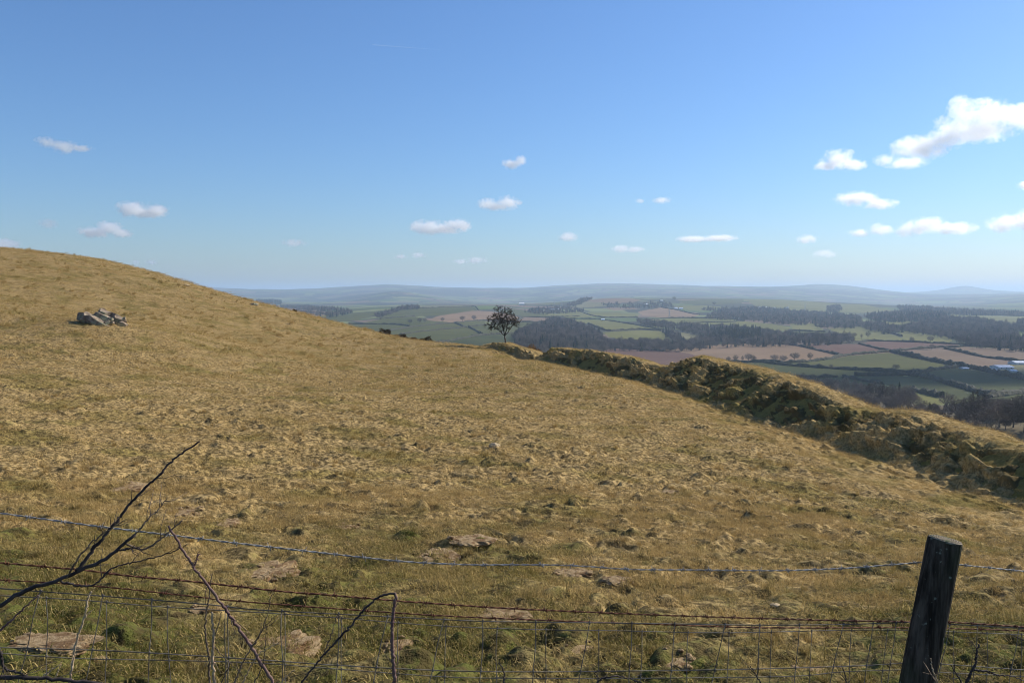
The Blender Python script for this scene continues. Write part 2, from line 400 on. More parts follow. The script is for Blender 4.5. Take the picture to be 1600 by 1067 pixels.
tag(earth_bank, 'old eroded earth bank with grassy top running up to the thorn tree', 'bank')
# ------------------------------------------------------------------ valley floor and its fields
def mat_field(name, a, b, stripe=0.0):
    s = NT(name); pos = s.n('NewGeometry').outputs['Position']
    n = s.noise(pos, .012, 4, .6); c = s.mix(s.rng(n, .32, .68), rgb(*a), rgb(*b))
    n2 = s.noise(pos, .12, 4, .65); c = s.mix(s.math('MULTIPLY', n2, .35), c, rgb(*[v * .55 for v in a]))
    return s.done(s.bsdf(c, .95, spec=.05))
FM = {
 'green': mat_field('pasture_green', (.068, .072, .016), (.098, .098, .025)),
 'pale': mat_field('pasture_pale', (.125, .122, .030), (.175, .165, .048)),
 'deep': mat_field('pasture_deep', (.048, .056, .014), (.072, .078, .021)),
 'bright': mat_field('pasture_bright', (.09, .125, .025), (.12, .155, .035)),
 'plough': mat_field('ploughed_pale', (.21, .135, .075), (.275, .18, .105)),
 'red': mat_field('ploughed_red', (.125, .068, .047), (.16, .092, .064)),
 'brown': mat_field('ploughed_brown', (.175, .118, .072), (.225, .155, .098)),
 'rough': mat_field('rough_grazing', (.15, .14, .062), (.21, .185, .09)),
 'wood': mat_field('wood_floor', (.11, .088, .05), (.17, .135, .075)),
}
def mat_valley():
    s = NT('valley_land'); pos = s.n('NewGeometry').outputs['Position']
    def patch(sc_):
        v = s.n('TexVoronoi', feature='F1'); s.put(v.inputs['Vector'], pos); v.inputs['Scale'].default_value = sc_
        e = s.n('TexVoronoi', feature='DISTANCE_TO_EDGE'); s.put(e.inputs['Vector'], pos); e.inputs['Scale'].default_value = sc_
        sp = s.n('SeparateColor'); s.put(sp.inputs[0], v.outputs['Color'])
        c = s.mix(s.rng(sp.outputs[0], .2, .75), rgb(.085, .115, .036), rgb(.185, .195, .075))
        c = s.mix(s.rng(sp.outputs[1], .74, .78), c, rgb(.18, .125, .088))
        c = s.mix(s.rng(sp.outputs[2], .78, .82), c, rgb(.05, .052, .034))
        return s.mix(s.rng(e.outputs['Distance'], .03, .05), rgb(.05, .05, .034), c)
    c = patch(.0062)
    w_ = s.rng(s.noise(pos, .0011, 4), .53, .58); c = s.mix(w_, c, rgb(.055, .055, .04))
    return s.done(s.bsdf(c, .95, spec=.05))
M['valley'] = mat_valley()
FIELDS = [  # colour, outline in picture points (projected onto the land)
 ('plough', [(1050,548),(1090,541),(1136,537),(1187,536.5),(1236,539),(1280,548),(1314,556),(1291,562),(1205,567),(1132,566),(1060,566)]),
 ('red', [(1236,539),(1290,537.5),(1342,537.5),(1392,550),(1325,555.5),(1314,556),(1280,548)]),
 ('red', [(1342,537.5),(1359,533.5),(1394,534),(1428,535),(1490,538),(1507,541),(1462,543.4),(1394,550)]),
 ('brown', [(1396,550.5),(1476,545),(1531,557),(1562,563),(1552,571),(1521,576),(1480,569),(1431,559)]),
 ('brown', [(1476,545),(1507,541.7),(1600,546),(1640,548),(1640,568),(1566,562),(1531,557)]),
 ('green', [(1222,569),(1291,563),(1325,556),(1387,551),(1431,560),(1480,570),(1493,574),(1462,578),(1428,583),(1349,579.5),(1297,576)]),
 ('deep', [(1120,568),(1191,566),(1229,571),(1297,576),(1349,579.5),(1428,583),(1429,587),(1340,588),(1308,590),(1249,592),(1180,592)]),
 ('deep', [(1249,592),(1308,590),(1318,590),(1376,601),(1428,612),(1380,612),(1300,604),(1230,600)]),
 ('deep', [(1318,590),(1429,587),(1462,594.4),(1502,606),(1551,620),(1500,626),(1470,621),(1428,611.5),(1376,600)]),
 ('deep', [(1429,585),(1494,573),(1535,581.5),(1600,593.6),(1640,600),(1640,612),(1551,620),(1502,606),(1462,594)]),
 ('rough', [(1552,571),(1600,567),(1640,568),(1640,600),(1600,593),(1535,581),(1500,575),(1521,576)]),
 ('deep', [(1551,621),(1640,613),(1640,640),(1560,640),(1500,632)]),
 ('pale', [(1425,612),(1470,622),(1475,632),(1440,636),(1420,625)]),
 ('wood', [(1200,585),(1249,593),(1300,605),(1380,613),(1420,625),(1440,637),(1475,633),(1500,633),(1560,641),(1640,641),(1640,740),(1500,720),(1380,690),(1250,640)]),
 # middle left
 ('green', [(610,517),(644,511),(710,505),(728,511.6),(672,517),(631,522),(600,524)]),
 ('green', [(600,524),(631,522),(672,517),(727,512),(732,511),(753,522.5),(747,524.7),(710,532),(682,535),(600,545)]),
 ('green', [(712,504.6),(757,501),(761,508),(734,510.6),(728,511.6)]),
 ('green', [(734,511),(761,508),(812,504),(856,503.5),(840,512),(811,520),(785,522),(753,522.5)]),
 ('deep', [(682,535),(710,532),(747,525),(785,522),(811,520),(830,545),(700,552),(640,545)]),
 ('green', [(540,506),(607,507),(644,511),(610,517),(560,522),(520,512)]),
 ('green', [(560,506),(594,498.5),(648,494.5),(672,500),(710,503.5),(710,505),(644,511),(607,507)]),
 ('plough', [(667,500.5),(685,493.5),(738,485.5),(766,486.5),(790,490),(812,496),(809,503),(757,501),(710,504)]),
 ('green', [(594,498.5),(588,491),(625,481),(648,481.7),(738,479.3),(747,484.4),(685,493),(648,494.5)]),
 ('bright', [(738,479.3),(752,477.6),(775,478),(780,482.5),(747,484)]),
 ('green', [(500,499),(535,492),(580,487),(600,485.5),(588,491),(560,500),(530,503)]),
 ('plough', [(435,482),(470,481),(505,486),(520,490),(500,494),(470,493),(440,488)]),
 ('brown', [(809,502),(819,495.5),(858,496.6),(880,497),(854,503)]),
 ('green', [(775,486),(800,482),(850,489),(905,487),(934,495),(880,497),(858,496),(819,495)]),
 # middle
 ('pale', [(882,498),(952,501),(1009,510.6),(1035,515),(1003,514.5),(971,516),(945,516),(919,506)]),
 ('pale', [(941,519),(1003,516),(1035,518),(1052,527.5),(1046,533),(990,532),(952,527)]),
 ('rough', [(1052,517),(1108,527.5),(1106,531.5),(1074,531.5),(1060,525)]),
 ('red', [(940,547),(956,545),(990,543.7),(1046,547),(1075,552),(1130,567),(1100,575),(950,570)]),
 ('plough', [(975,541),(1040,541),(1090,541),(1050,548),(1000,546)]),
 ('pale', [(846,489),(880,486),(905.6,486),(934,495),(900,496),(860,494)]),
 ('pale', [(915,489),(960,488.5),(1000,491),(995,495),(940,495)]),
 ('plough', [(996,487),(1033,480.5),(1060,485),(1093,492),(1084,495),(1030,496),(1005,493)]),
 ('pale', [(1005,500),(1052,497.4),(1140,498.4),(1162,502),(1140,503.5),(1093,504),(1076,507),(1030,504)]),
 ('pale', [(1076,507),(1093,504.5),(1140,503.5),(1162.5,502),(1209,506.6),(1236,512),(1231,518),(1178,513),(1100,508.5)]),
 ('pale', [(1233,505),(1280,505),(1288,517.5),(1240,516)]),
 ('green', [(1233,517),(1288,518),(1300,522),(1256,523)]),
 ('pale', [(1292,513),(1350,510),(1381,518),(1409,528),(1412,532),(1331,532),(1303,518)]),
 ('pale', [(1373,501),(1423,501),(1423,505),(1405,509.5),(1380,507)]),
 ('pale', [(1405,517),(1459,521),(1490,528),(1483,536),(1420,534),(1409,528)]),
 ('pale', [(1523,492),(1600,494.5),(1640,496),(1640,506),(1561,504),(1530,498)]),
 ('pale', [(1481,491),(1530,490),(1523,494.5),(1490,495)]),
 ('bright', [(1583,518),(1640,516),(1640,528),(1589,526)]),
 ('brown', [(900,468),(911,466),(937,465),(985,466),(1003,469),(985,473),(940,474),(910,474)]),
 ('rough', [(885,476),(900,470),(945,473),(950,478),(900,482)]),
 ('brown', [(940,481),(985,480),(1000,483),(960,485)]),
 ('green', [(1060,470),(1100,468),(1162,467),(1160,474),(1110,476),(1070,475)]),
 ('pale', [(1050,478),(1100,477),(1140,481),(1100,486),(1070,484)]),
 ('pale', [(1162,467),(1217,468),(1311,474.5),(1350,476),(1400,486),(1345,489),(1290,488),(1234,484),(1180,478)]),
]
rv = np.geomspace(148, 30000, 700); tv = np.radians(np.r_[np.linspace(-62, -33, 14)[:-1], np.linspace(-33, 33.5, 560), np.linspace(33.5, 66, 14)[1:]])
Vv, Fv, _ = grid_mesh(rv, tv, lambda x, y: (ground(x, y, False), 0 * x))
cen = Vv[Fv].mean(1); fpx, fpy = proj(cen[:, 0], cen[:, 1], cen[:, 2])
fid = np.full(len(Fv), -1); rc = np.hypot(cen[:, 0], cen[:, 1])
for k, (c_, poly) in enumerate(FIELDS):
    m = pip(fpx, fpy, poly) & (rc < 3600)
    fid[m] = k
def submesh(name, mask, mat, parent=None):
    f = Fv[mask]; u, inv = np.unique(f, return_inverse=True)
    return mesh_obj(name, Vv[u], inv.reshape(f.shape), mat, parent)
valley_floor = submesh('valley_floor', fid < 0, M['valley']); tag(valley_floor, kind='structure')
for k, (c_, poly) in enumerate(FIELDS):
    if (fid == k).sum() > 3: submesh('field', fid == k, FM[c_], valley_floor)

# ------------------------------------------------------------------ bare trees grown towards points in a crown
def grow(att, base, step, infl, kill, iters=70, seed=0, trunk=None, limbs=()):
    rg = np.random.default_rng(seed)
    N = [np.array(base, float)]; par = [-1]
    for q in (trunk or []):
        q = np.array(q, float); n = max(1, int(np.linalg.norm(q - N[-1]) / step)); p0 = N[-1]
        for i in range(n): N.append(p0 + (q - p0) * (i + 1) / n); par.append(len(N) - 2)
    top_ = len(N) - 1
    for lm in limbs:
        cur = top_
        for q in lm:
            q = np.array(q, float); p0 = N[cur]; n = max(1, int(np.linalg.norm(q - p0) / step))
            for i in range(n): N.append(p0 + (q - p0) * (i + 1) / n + rg.normal(0, .02, 3)); par.append(cur); cur = len(N) - 1
    A = np.array(att, float)
    near = np.full(len(A), 1e9); who = np.zeros(len(A), int); done = 0
    for it in range(iters):
        for i in range(done, len(N)):
            d = np.linalg.norm(A - N[i], axis=1); m = d < near; near[m] = d[m]; who[m] = i
        done = len(N)
        keep = near > kill; A, near, who = A[keep], near[keep], who[keep]
        if len(A) == 0: break
        act = near < infl
        if not act.any():
            k = np.argmin(near); act = np.zeros(len(A), bool); act[k] = True
        new = []
        for i in np.unique(who[act]):
            v = A[act & (who == i)] - N[i]; v = (v / (np.linalg.norm(v, axis=1)[:, None] + 1e-9)).mean(0) + rg.normal(0, .16, 3)
            v /= np.linalg.norm(v) + 1e-9; new.append((i, N[i] + v * step))
        for i, q in new: N.append(q); par.append(i)
    return np.array(N), np.array(par)
def tree_mesh(N, par, rtip, expo=2.4, twigs=2, twl=.5, seed=0, thick=None, sides=3, jitter=.5, twr=None):
    rg = np.random.default_rng(seed); n = len(N); rad = np.zeros(n); kids = np.zeros(n, int)
    for i in range(n - 1, 0, -1):
        if rad[i] == 0: rad[i] = rtip ** expo
        rad[par[i]] += rad[i]; kids[par[i]] += 1
    rad = rad ** (1 / expo)
    big = rad > (thick or 1e9)
    out = {}
    for part in (True, False):
        V, F = [], []
        for i in range(1, n):
            if big[i] != part: continue
            a, b = N[par[i]], N[i]; ra = min(rad[par[i]], rad[i] * 1.35); rb = rad[i]
            t = b - a; L = np.linalg.norm(t); t = t / (L + 1e-9)
            u = np.cross(t, (0.3, .2, 1) if abs(t[2]) < .9 else (1, 0, 0.2)); u /= np.linalg.norm(u); v = np.cross(t, u)
            sd = 7 if part else sides; k0 = len(V)
            for (p, r_) in ((a, ra), (b, rb)):
                for k in range(sd):
                    g = 2 * math.pi * k / sd; V.append(p + (u * math.cos(g) + v * math.sin(g)) * r_)
            for k in range(sd): F.append((k0 + k, k0 + (k + 1) % sd, k0 + sd + (k + 1) % sd, k0 + sd + k))
            if not part and rad[i] < rtip * 2.6:
                for q in range(twigs):
                    d = t * .7 + rg.normal(0, jitter, 3); d /= np.linalg.norm(d) + 1e-9; L2 = twl * rg.uniform(.5, 1.3)
                    p0 = a + (b - a) * rg.uniform(0, 1); wv = np.cross(d, rg.normal(0, 1, 3)); wv /= np.linalg.norm(wv) + 1e-9
                    k0 = len(V); r_ = twr or rtip * .8
                    V += [p0 - wv * r_, p0 + wv * r_, p0 + d * L2 + rg.normal(0, .1, 3) * L2]; F.append((k0, k0 + 1, k0 + 2))
        out[part] = (V, F)
    return out[True], out[False]
def blob_points(blobs, n, rg, shell=.45):
    P = []
    wts = np.array([b[1][0] * b[1][1] * b[1][2] for b in blobs]); wts /= wts.sum()
    for c, r_ in blobs:
        m = int(n * wts[[i for i, q in enumerate(blobs) if q[0] is c][0]]) + 3
        d = rg.normal(0, 1, (m, 3)); d /= np.linalg.norm(d, axis=1)[:, None]
        rr_ = rg.uniform(shell, 1, m) ** .6
        P.append(np.array(c) + d * rr_[:, None] * np.array(r_))
    return np.vstack(P)
M['bark'] = mat_noise('bark_grey', (.10, .085, .068), (.19, .165, .135), 2.5, .95, .6, .03)
def mat_twig(name, a, b):
    s = NT(name); oi = s.n('ObjectInfo'); c = s.mix(oi.outputs['Random'], rgb(*a), rgb(*b)); tc = s.n('TexCoord').outputs['Object']
    c = s.mix(s.math('MULTIPLY', s.noise(tc, .5, 3), .6), c, rgb(*[v * .5 for v in a])); return s.done(s.bsdf(c, .95, spec=.05))
M['twig'] = mat_twig('bare_twigs', (.11, .09, .07), (.33, .26, .20))
M['twig_dark'] = mat_noise('bare_twigs_dark', (.040, .037, .028), (.085, .078, .058), 1.0, .95, .1)
M['conifer'] = mat_noise('conifer_needles', (.018, .03, .016), (.04, .055, .028), 1.0, .95, .1)
M['hedge'] = mat_noise('hedge_twigs', (.032, .034, .018), (.075, .068, .04), .6, .95, .8, .3, space='World')
M['gorse'] = mat_noise('gorse_scrub', (.035, .03, .014), (.115, .07, .03), 3, .95, .5)
M['bracken'] = mat_noise('dead_bracken', (.16, .085, .03), (.26, .15, .06), 3, .95, .5)

# four bare field trees, about ten metres tall, used for the single trees and for the woods
BT = []
for k in range(5):
    rg = np.random.default_rng(100 + k)
    hgt = [9.5, 8.6, 10.5, 7.6, 11.5][k]; rad_ = [4.6, 4.9, 4.0, 3.9, 2.6][k]
    bl = [((rg.normal(0, .3), rg.normal(0, .3), hgt * .62), (rad_, rad_ * rg.uniform(.85, 1.1), hgt * .36))]
    for q in range(3):
        g = rg.uniform(0, 6.28); bl.append(((math.cos(g) * rad_ * .5, math.sin(g) * rad_ * .5, hgt * rg.uniform(.45, .6)), (rad_ * .55, rad_ * .55, hgt * .22)))
    att = blob_points(bl, 420, rg, .2)
    N, P = grow(att, (0, 0, -.6), .62, 3.2, .75, 40, k, [(rg.normal(0, .1), rg.normal(0, .1), hgt * .16), (rg.normal(0, .2), rg.normal(0, .2), hgt * .3)])
    tr, cr = tree_mesh(N, P, .035, 2.3, 7, 1.35, k, thick=.15, jitter=.6, twr=.04)
    BT.append((mesh_obj('t', tr[0], tr[1], M['bark']).data, mesh_obj('c', cr[0], cr[1], M['twig']).data))
# evergreen: tiers of drooping boughs
def conifer_mesh(seed, h=11., r=2.3):
    rg = np.random.default_rng(seed); V, F = [], []
    for k in range(420):
        f = rg.uniform(0.08, 1); z = h * f; rr_ = r * (1 - f) ** .8 * rg.uniform(.55, 1.1) + .12; g = rg.uniform(0, 6.283)
        d = np.array([math.cos(g), math.sin(g), 0]); s_ = np.array([-d[1], d[0], 0]); p = np.array([0, 0, z])
        wv = rr_ * .26 + .1; k0 = len(V)
        V += [p, p + d * rr_ * .7 + s_ * wv - (0, 0, rr_ * .2), p + d * rr_ - (0, 0, rr_ * .45), p + d * rr_ * .7 - s_ * wv - (0, 0, rr_ * .2)]
        F.append((k0, k0 + 1, k0 + 2, k0 + 3))
    v, f = tube([(0, 0, -.5), (0, 0, h * .5), (0, 0, h)], [.2, .12, .03], 5)
    return (mesh_obj('t', v, f, M['bark']).data, mesh_obj('c', V, F, M['conifer']).data)
CT_ = [conifer_mesh(5), conifer_mesh(6, 12.5, 2.7)]
for o in [o for o in C.objects if o.name.split('.')[0] in ('t', 'c')]: bpy.data.objects.remove(o)

def place_tree(kind, loc, size, rot, name, label, cat='tree', group=None, sx=1.0):
    t = empty(name, loc); t.rotation_euler[2] = rot; t.scale = (size * sx, size * sx, size)
    for nm, me in (('trunk', kind[0]), ('crown', kind[1])): mesh_obj(nm, 0, 0, parent=t, me=me)
    return tag(t, label, cat, group)

# ------------------------------------------------------------------ hedges
HEDGES = [  # points in the picture, height in metres, label
 ([(1130,538),(1160,536.6),(1187,536.5),(1236,539),(1280,548),(1316,556.5)], 1.9, 'thin dark hedge along the top of the pale ploughed field'),
 ([(1120,567),(1143,566),(1191,566.5),(1240,567),(1291,562),(1325,555.5),(1387,550),(1462,543.6),(1507,541.9),(1560,543),(1610,545.5)], 2.1, 'long dark hedge below the pale ploughed field, with trees along it'),
 ([(1342,537.6),(1368,544),(1394,550.3)], 1.8, 'short diagonal hedge between the two red ploughed fields'),
 ([(1290,538),(1325,536),(1359,533.3),(1394,534),(1428,535),(1490,538),(1559,541.6),(1610,545)], 1.9, 'hedge along the top of the red ploughed fields'),
 ([(1394,550.4),(1431,559),(1480,569),(1521,576.5),(1560,585),(1610,594.5)], 3.0, 'thick dark hedge running down right to the white barns'),
 ([(1476,545),(1531,557),(1566,562),(1610,567)], 2.1, 'diagonal hedge between two brown fields at the right'),
 ([(1191,566),(1229,571),(1297,576),(1349,579.5),(1394,582),(1428,583.5),(1462,578),(1493,574.4)], 2.2, 'curving hedge below the long green field with the lit crest'),
 ([(1240,591.5),(1275,590.5),(1308,589.5)], 1.9, 'short hedge left of the field gateway gap'),
 ([(1318,590),(1345,594.5),(1378,600.5)], 1.9, 'short hedge slanting down right from the field gateway gap'),
 ([(1335,587.3),(1390,587.2),(1429,587.3),(1462,594.4),(1502,606),(1535,615.6),(1553,620)], 2.4, 'hedge crossing the shaded green fields and bending down to the right'),
 ([(1428,611.5),(1450,616),(1472,621.5)], 2.2, 'short dark hedge just above the bare wood'),
 ([(1545,621.5),(1575,618),(1610,614)], 2.4, 'dark hedge at the right edge below the shaded fields'),
 ([(625,523),(672,517),(727,511.8)], 1.8, 'hedge rising right under the pasture left of the thorn tree'),
 ([(711,504.4),(719,508),(728,511.8)], 1.8, 'short steep hedge left of the field gateway by the thorn tree'),
 ([(732.5,511),(742,516),(753,522.3)], 2.0, 'short steep hedge right of the field gateway by the thorn tree'),
 ([(672,537),(710,532),(747.5,524.7),(785,522),(814,520)], 2.0, 'lowest hedge behind the thorn tree trunk'),
 ([(734,510.6),(760,508),(790,505)], 1.8, 'hedge just left of the thorn tree crown'),
 ([(545,506.3),(607,507),(630,508.5),(644,511.2)], 1.8, 'thin hedge near the grass skyline left of the gorse'),
 ([(608,517.5),(644,511.3),(710,504.7),(757,501),(809,503),(858,503.5)], 1.9, 'long hedge below the pinkish ploughed slope'),
 ([(594,498.4),(620,496.3),(648,494.2)], 1.8, 'short free ending hedge on the green slope at left'),
 ([(648,481.6),(690,480.5),(738,479),(747.5,484.2)], 1.9, 'hedge along the top of the green slope'),
 ([(809,500.6),(819,495.8),(858,496.8),(880,497.5)], 1.8, 'hedge above the narrow brown strip right of the thorn tree'),
 ([(885,498),(930,499),(952,501.2),(1009,510.6),(1033,515)], 1.7, 'hedge along the upper edge of the pale field above the wood'),
 ([(919,506),(945,516),(971,516),(1003,515),(1033,517)], 2.2, 'hedge between the two pale fields right of the wood'),
 ([(945,544.6),(971,545),(1009,547),(1037,549)], 1.8, 'hedge along the near red field, just above the bank'),
 ([(905.6,486.5),(934,495),(970,496),(996,495.7)], 1.9, 'hedge under the small fields in the middle distance'),
 ([(1005,500),(1052,497.2),(1100,497.6),(1140,498.4),(1163,501.5)], 2.0, 'long level hedge left of the dark wood'),
 ([(1076,507),(1093,504.4),(1140,503.3),(1162,502)], 1.6, 'thin curved hedge inside the pale field left of the dark wood'),
 ([(1033,480.5),(1060,485),(1093,492)], 1.9, 'hedge on the right of the distant pink ploughed field'),
 ([(1381,517.5),(1395,521),(1409,526)], 2.2, 'short slanting hedge in front of the big grey wood'),
 ([(1231,517.3),(1256,517.5),(1290,519)], 1.8, 'faint hedge between the pale fields above the lower wood'),
 ([(840,495.8),(870,495),(905,494.4)], 1.8, 'hedge behind the upper edge of the wood right of the thorn tree'),
 ([(1523,492.3),(1560,493),(1610,494.6)], 2.6, 'distant hedge along the top of the pale field at the right edge'),
]
def hedge_mesh(P, h, wd, seed):
    P = np.array(P); n = len(P); rg = np.random.default_rng(seed); K = 7; V = []
    d = np.gradient(P, axis=0); d[:, 2] = 0; d /= np.linalg.norm(d, axis=1)[:, None] + 1e-9; sx = np.stack([d[:, 1], -d[:, 0], 0 * d[:, 0]], 1)
    L = np.r_[0, np.cumsum(np.linalg.norm(np.diff(P, axis=0), axis=1))]
    hh = h * (1 + .32 * noise(L / 7., L * 0 + seed, 3) + .22 * rg.uniform(-1, 1, n)); ww = wd * (1 + .25 * rg.uniform(-1, 1, n))
    prof = [(-.5, -.25), (-.56, .3), (-.42, .8), (0, 1.0), (.42, .8), (.56, .3), (.5, -.25)]
    for i in range(n):
        for a_, b_ in prof:
            V.append(P[i] + sx[i] * (a_ * ww[i] * rg.uniform(.85, 1.15)) + np.array([0, 0, b_ * hh[i] * rg.uniform(.9, 1.1)]))
    F = []
    for i in range(n - 1):
        for k in range(K - 1): F.append((i * K + k, i * K + k + 1, (i + 1) * K + k + 1, (i + 1) * K + k))
    F.append(tuple(range(K))); F.append(tuple(range((n - 1) * K, n * K))[::-1])
    return V, F
def on_land(path, step):
    W = np.array([hit(a, b) for a, b in path]); 
    L = np.linalg.norm(np.diff(W[:, :2], axis=0), axis=1).sum(); n = max(4, min(150, int(L / step)))
    S = smooth_path(W[:, :2], n); z = ground(S[:, 0], S[:, 1], False)
    return np.c_[S, z]
for i, (pth, h, lab) in enumerate(HEDGES):
    P_ = on_land(pth, 3.0)
    v, f = hedge_mesh(P_, h * 1.1, h * 1.15, i)
    tag(mesh_obj('hedge', v, f, M['hedge'], smooth=False), lab, 'hedge', 'hedges dividing the valley fields')

# ------------------------------------------------------------------ woods: masses of bare trees that cannot be counted
WOODS = [  # outline of the visible mass, tree spacing in metres, share of evergreens, size, label
 ([(1240,598),(1262,592),(1340,603),(1425,614),(1440,640),(1470,636),(1500,632),(1560,634),(1610,628),(1610,712),(1540,690),(1420,655),(1330,640)], 8.5, .02, .55, 'brown thicket of bare young trees just behind the bank at right'),
 ([(803,545),(806,520),(822,512),(850,505),(862,498),(882,499),(905,506),(930,516),(948,530),(956,543),(930,552),(850,556)], 6.6, .12, .85, 'grey brown bare wood on the slope right of the thorn tree'),
 ([(938,543),(945,532),(990,532),(1050,534),(1110,533),(1112,540),(1080,545),(1010,545)], 6.0, .05, .72, 'low belt of bare trees behind the near red field'),
 ([(1035,516),(1046,517),(1070,528),(1072,534),(1055,534),(1042,524)], 6.0, .25, .7, 'small dark belt of bushes slanting through pale fields'),
 ([(994,501),(1040,503),(1090,508),(1140,510),(1187,514),(1210,520),(1260,523),(1327,523),(1334,533),(1240,537),(1100,539),(1085,530),(1108,526),(1060,514),(1010,508)], 7.5, .10, .75, 'long grey wood belt above the pale ploughed field'),
 ([(1112,528),(1112,517),(1150,515),(1188,517),(1190,530),(1150,531)], 6.0, .95, .95, 'dark evergreen block inside the long wood belt'),
 ([(1100,496),(1131,484),(1180,483),(1234,485),(1303,489),(1344,495),(1346,508),(1334,511),(1280,511),(1270,505),(1233,505),(1170,500)], 9.5, .2, .8, 'dark mixed wood across the middle distance'),
 ([(1405,511),(1440,502),(1478,496),(1525,497),(1560,504),(1587,506),(1592,527),(1540,539),(1522,540),(1490,527),(1444,520),(1405,516)], 9.0, .05, .85, 'big grey wood at the right below the village'),
 ([(1350,493),(1400,488),(1440,487),(1478,491),(1480,497),(1425,500),(1370,500)], 9.0, .6, .95, 'dark trees round the distant village'),
 ([(1340,505),(1375,505),(1405,512),(1405,518),(1380,518),(1350,511)], 8.0, .2, .9, 'grey trees left of the big wood'),
 ([(1540,540),(1590,528),(1610,528),(1610,546),(1560,542)], 7.0, .4, .8, 'scrubby trees at the right edge above the red field'),
 ([(1590,500),(1610,500),(1610,516),(1592,516)], 9.0, .1, .9, 'grey trees at the far right edge of the valley'),
 ([(1095,482),(1140,482),(1180,479),(1235,484),(1225,488),(1130,488)], 10.0, .3, .8, 'hazy trees round distant houses above the dark wood'),
 ([(1292,478),(1312,477),(1316,484),(1300,488),(1292,486)], 10.0, .1, .9, 'small round copse on the far green hill'),
 ([(1400,478),(1440,479),(1500,484),(1600,488),(1600,492),(1480,490),(1410,487)], 12.0, .2, .9, 'far bluish line of woods at the right'),
 ([(886,477),(911,466),(925,466),(900,478)], 10.0, .1, .8, 'trees up the left edge of the far hill'),
 ([(940,474),(1000,474),(1040,472),(1060,478),(1000,481),(950,480)], 14.0, .3, .8, 'hazy trees below the far hill top'),
 ([(586,492),(600,488),(625,480),(655,478),(655,481),(628,483),(604,492),(590,496)], 7.0, .1, .7, 'tree belt climbing the left edge of the green slope'),
 ([(400,470),(420,469),(440,471),(440,474),(400,474)], 18.0, .9, 1.2, 'small dark plantation on the far ridge at left'),
 ([(462,486),(520,489),(545,484),(552,487),(520,494),(480,491)], 12.0, .2, .8, 'dim tree line beyond the grass skyline at left'),
 ([(430,478),(480,478),(540,483),(540,486),(470,483)], 13.0, .3, .8, 'blue grey tree line on the far left slope'),
 ([(820,486),(850,479),(905,480),(915,486),(880,488),(840,490)], 12.0, .3, .7, 'trees round the farm right of the thorn tree'),
]
def bake_tree(kind):
    """one joined mesh for instancing: trunk and crown keep their own materials"""
    o = bpy.data.objects.new('x', kind[1]); bm = bmesh.new(); bm.from_mesh(kind[1])
    n0 = len(bm.faces); bm.from_mesh(kind[0]); bm.faces.ensure_lookup_table()
    for f in bm.faces[n0:]: f.material_index = 1
    me = bpy.data.meshes.new('wood_tree'); bm.to_mesh(me); bm.free(); me.materials.append(kind[1].materials[0]); me.materials.append(kind[0].materials[0])
    bpy.data.objects.remove(o); return me
lib = bpy.data.collections.new('library')      # sources for the instanced masses, not linked to the scene
def lib_obj(name, me):
    o = bpy.data.objects.new(name, me); lib.objects.link(o); return o
def scatter_tree(name):
    """geometry nodes: instance the objects of one collection on mesh points with rot, scl and idx attributes"""
    g = bpy.data.node_groups.new(name, 'GeometryNodeTree')
    g.interface.new_socket('Geometry', in_out='INPUT', socket_type='NodeSocketGeometry')
    g.interface.new_socket('Geometry', in_out='OUTPUT', socket_type='NodeSocketGeometry')
    N = g.nodes; L = g.links
    gi = N.new('NodeGroupInput'); go = N.new('NodeGroupOutput'); ip = N.new('GeometryNodeInstanceOnPoints'); ci = N.new('GeometryNodeCollectionInfo')
    ci.inputs['Separate Children'].default_value = True; ci.inputs['Reset Children'].default_value = True
    def at(nm, typ):
        a_ = N.new('GeometryNodeInputNamedAttribute'); a_.data_type = typ; a_.inputs[0].default_value = nm; return a_.outputs[0]
    L.new(gi.outputs[0], ip.inputs['Points']); L.new(ci.outputs[0], ip.inputs['Instance']); ip.inputs['Pick Instance'].default_value = True
    L.new(at('idx', 'INT'), ip.inputs['Instance Index']); L.new(at('rot', 'FLOAT_VECTOR'), ip.inputs['Rotation']); L.new(at('scl', 'FLOAT_VECTOR'), ip.inputs['Scale'])
    L.new(ip.outputs[0], go.inputs[0]); return g, ci
def scatter(name, P, rot, scl, idx, coll, label=None, cat=None):
    me = bpy.data.meshes.new(name); me.vertices.add(len(P)); me.vertices.foreach_set('co', np.asarray(P, np.float32).ravel())
    for nm, typ, arr in (('rot', 'FLOAT_VECTOR', rot), ('scl', 'FLOAT_VECTOR', scl), ('idx', 'INT', idx)):
        a_ = me.attributes.new(nm, typ, 'POINT'); a_.data.foreach_set('vector' if typ != 'INT' else 'value', np.asarray(arr, np.float32 if typ != 'INT' else np.int32).ravel())
    o = bpy.data.objects.new(name, me); C.objects.link(o)
    g, ci = scatter_tree(name + '_nodes'); ci.inputs[0].default_value = coll
    md = o.modifiers.new('scatter', 'NODES'); md.node_group = g
    return tag(o, label, cat, kind='stuff')
ctree = bpy.data.collections.new('wood_tree_kinds')
for i, k in enumerate(BT + CT_):
    o = bpy.data.objects.new('k%d' % i, bake_tree(k)); ctree.objects.link(o)
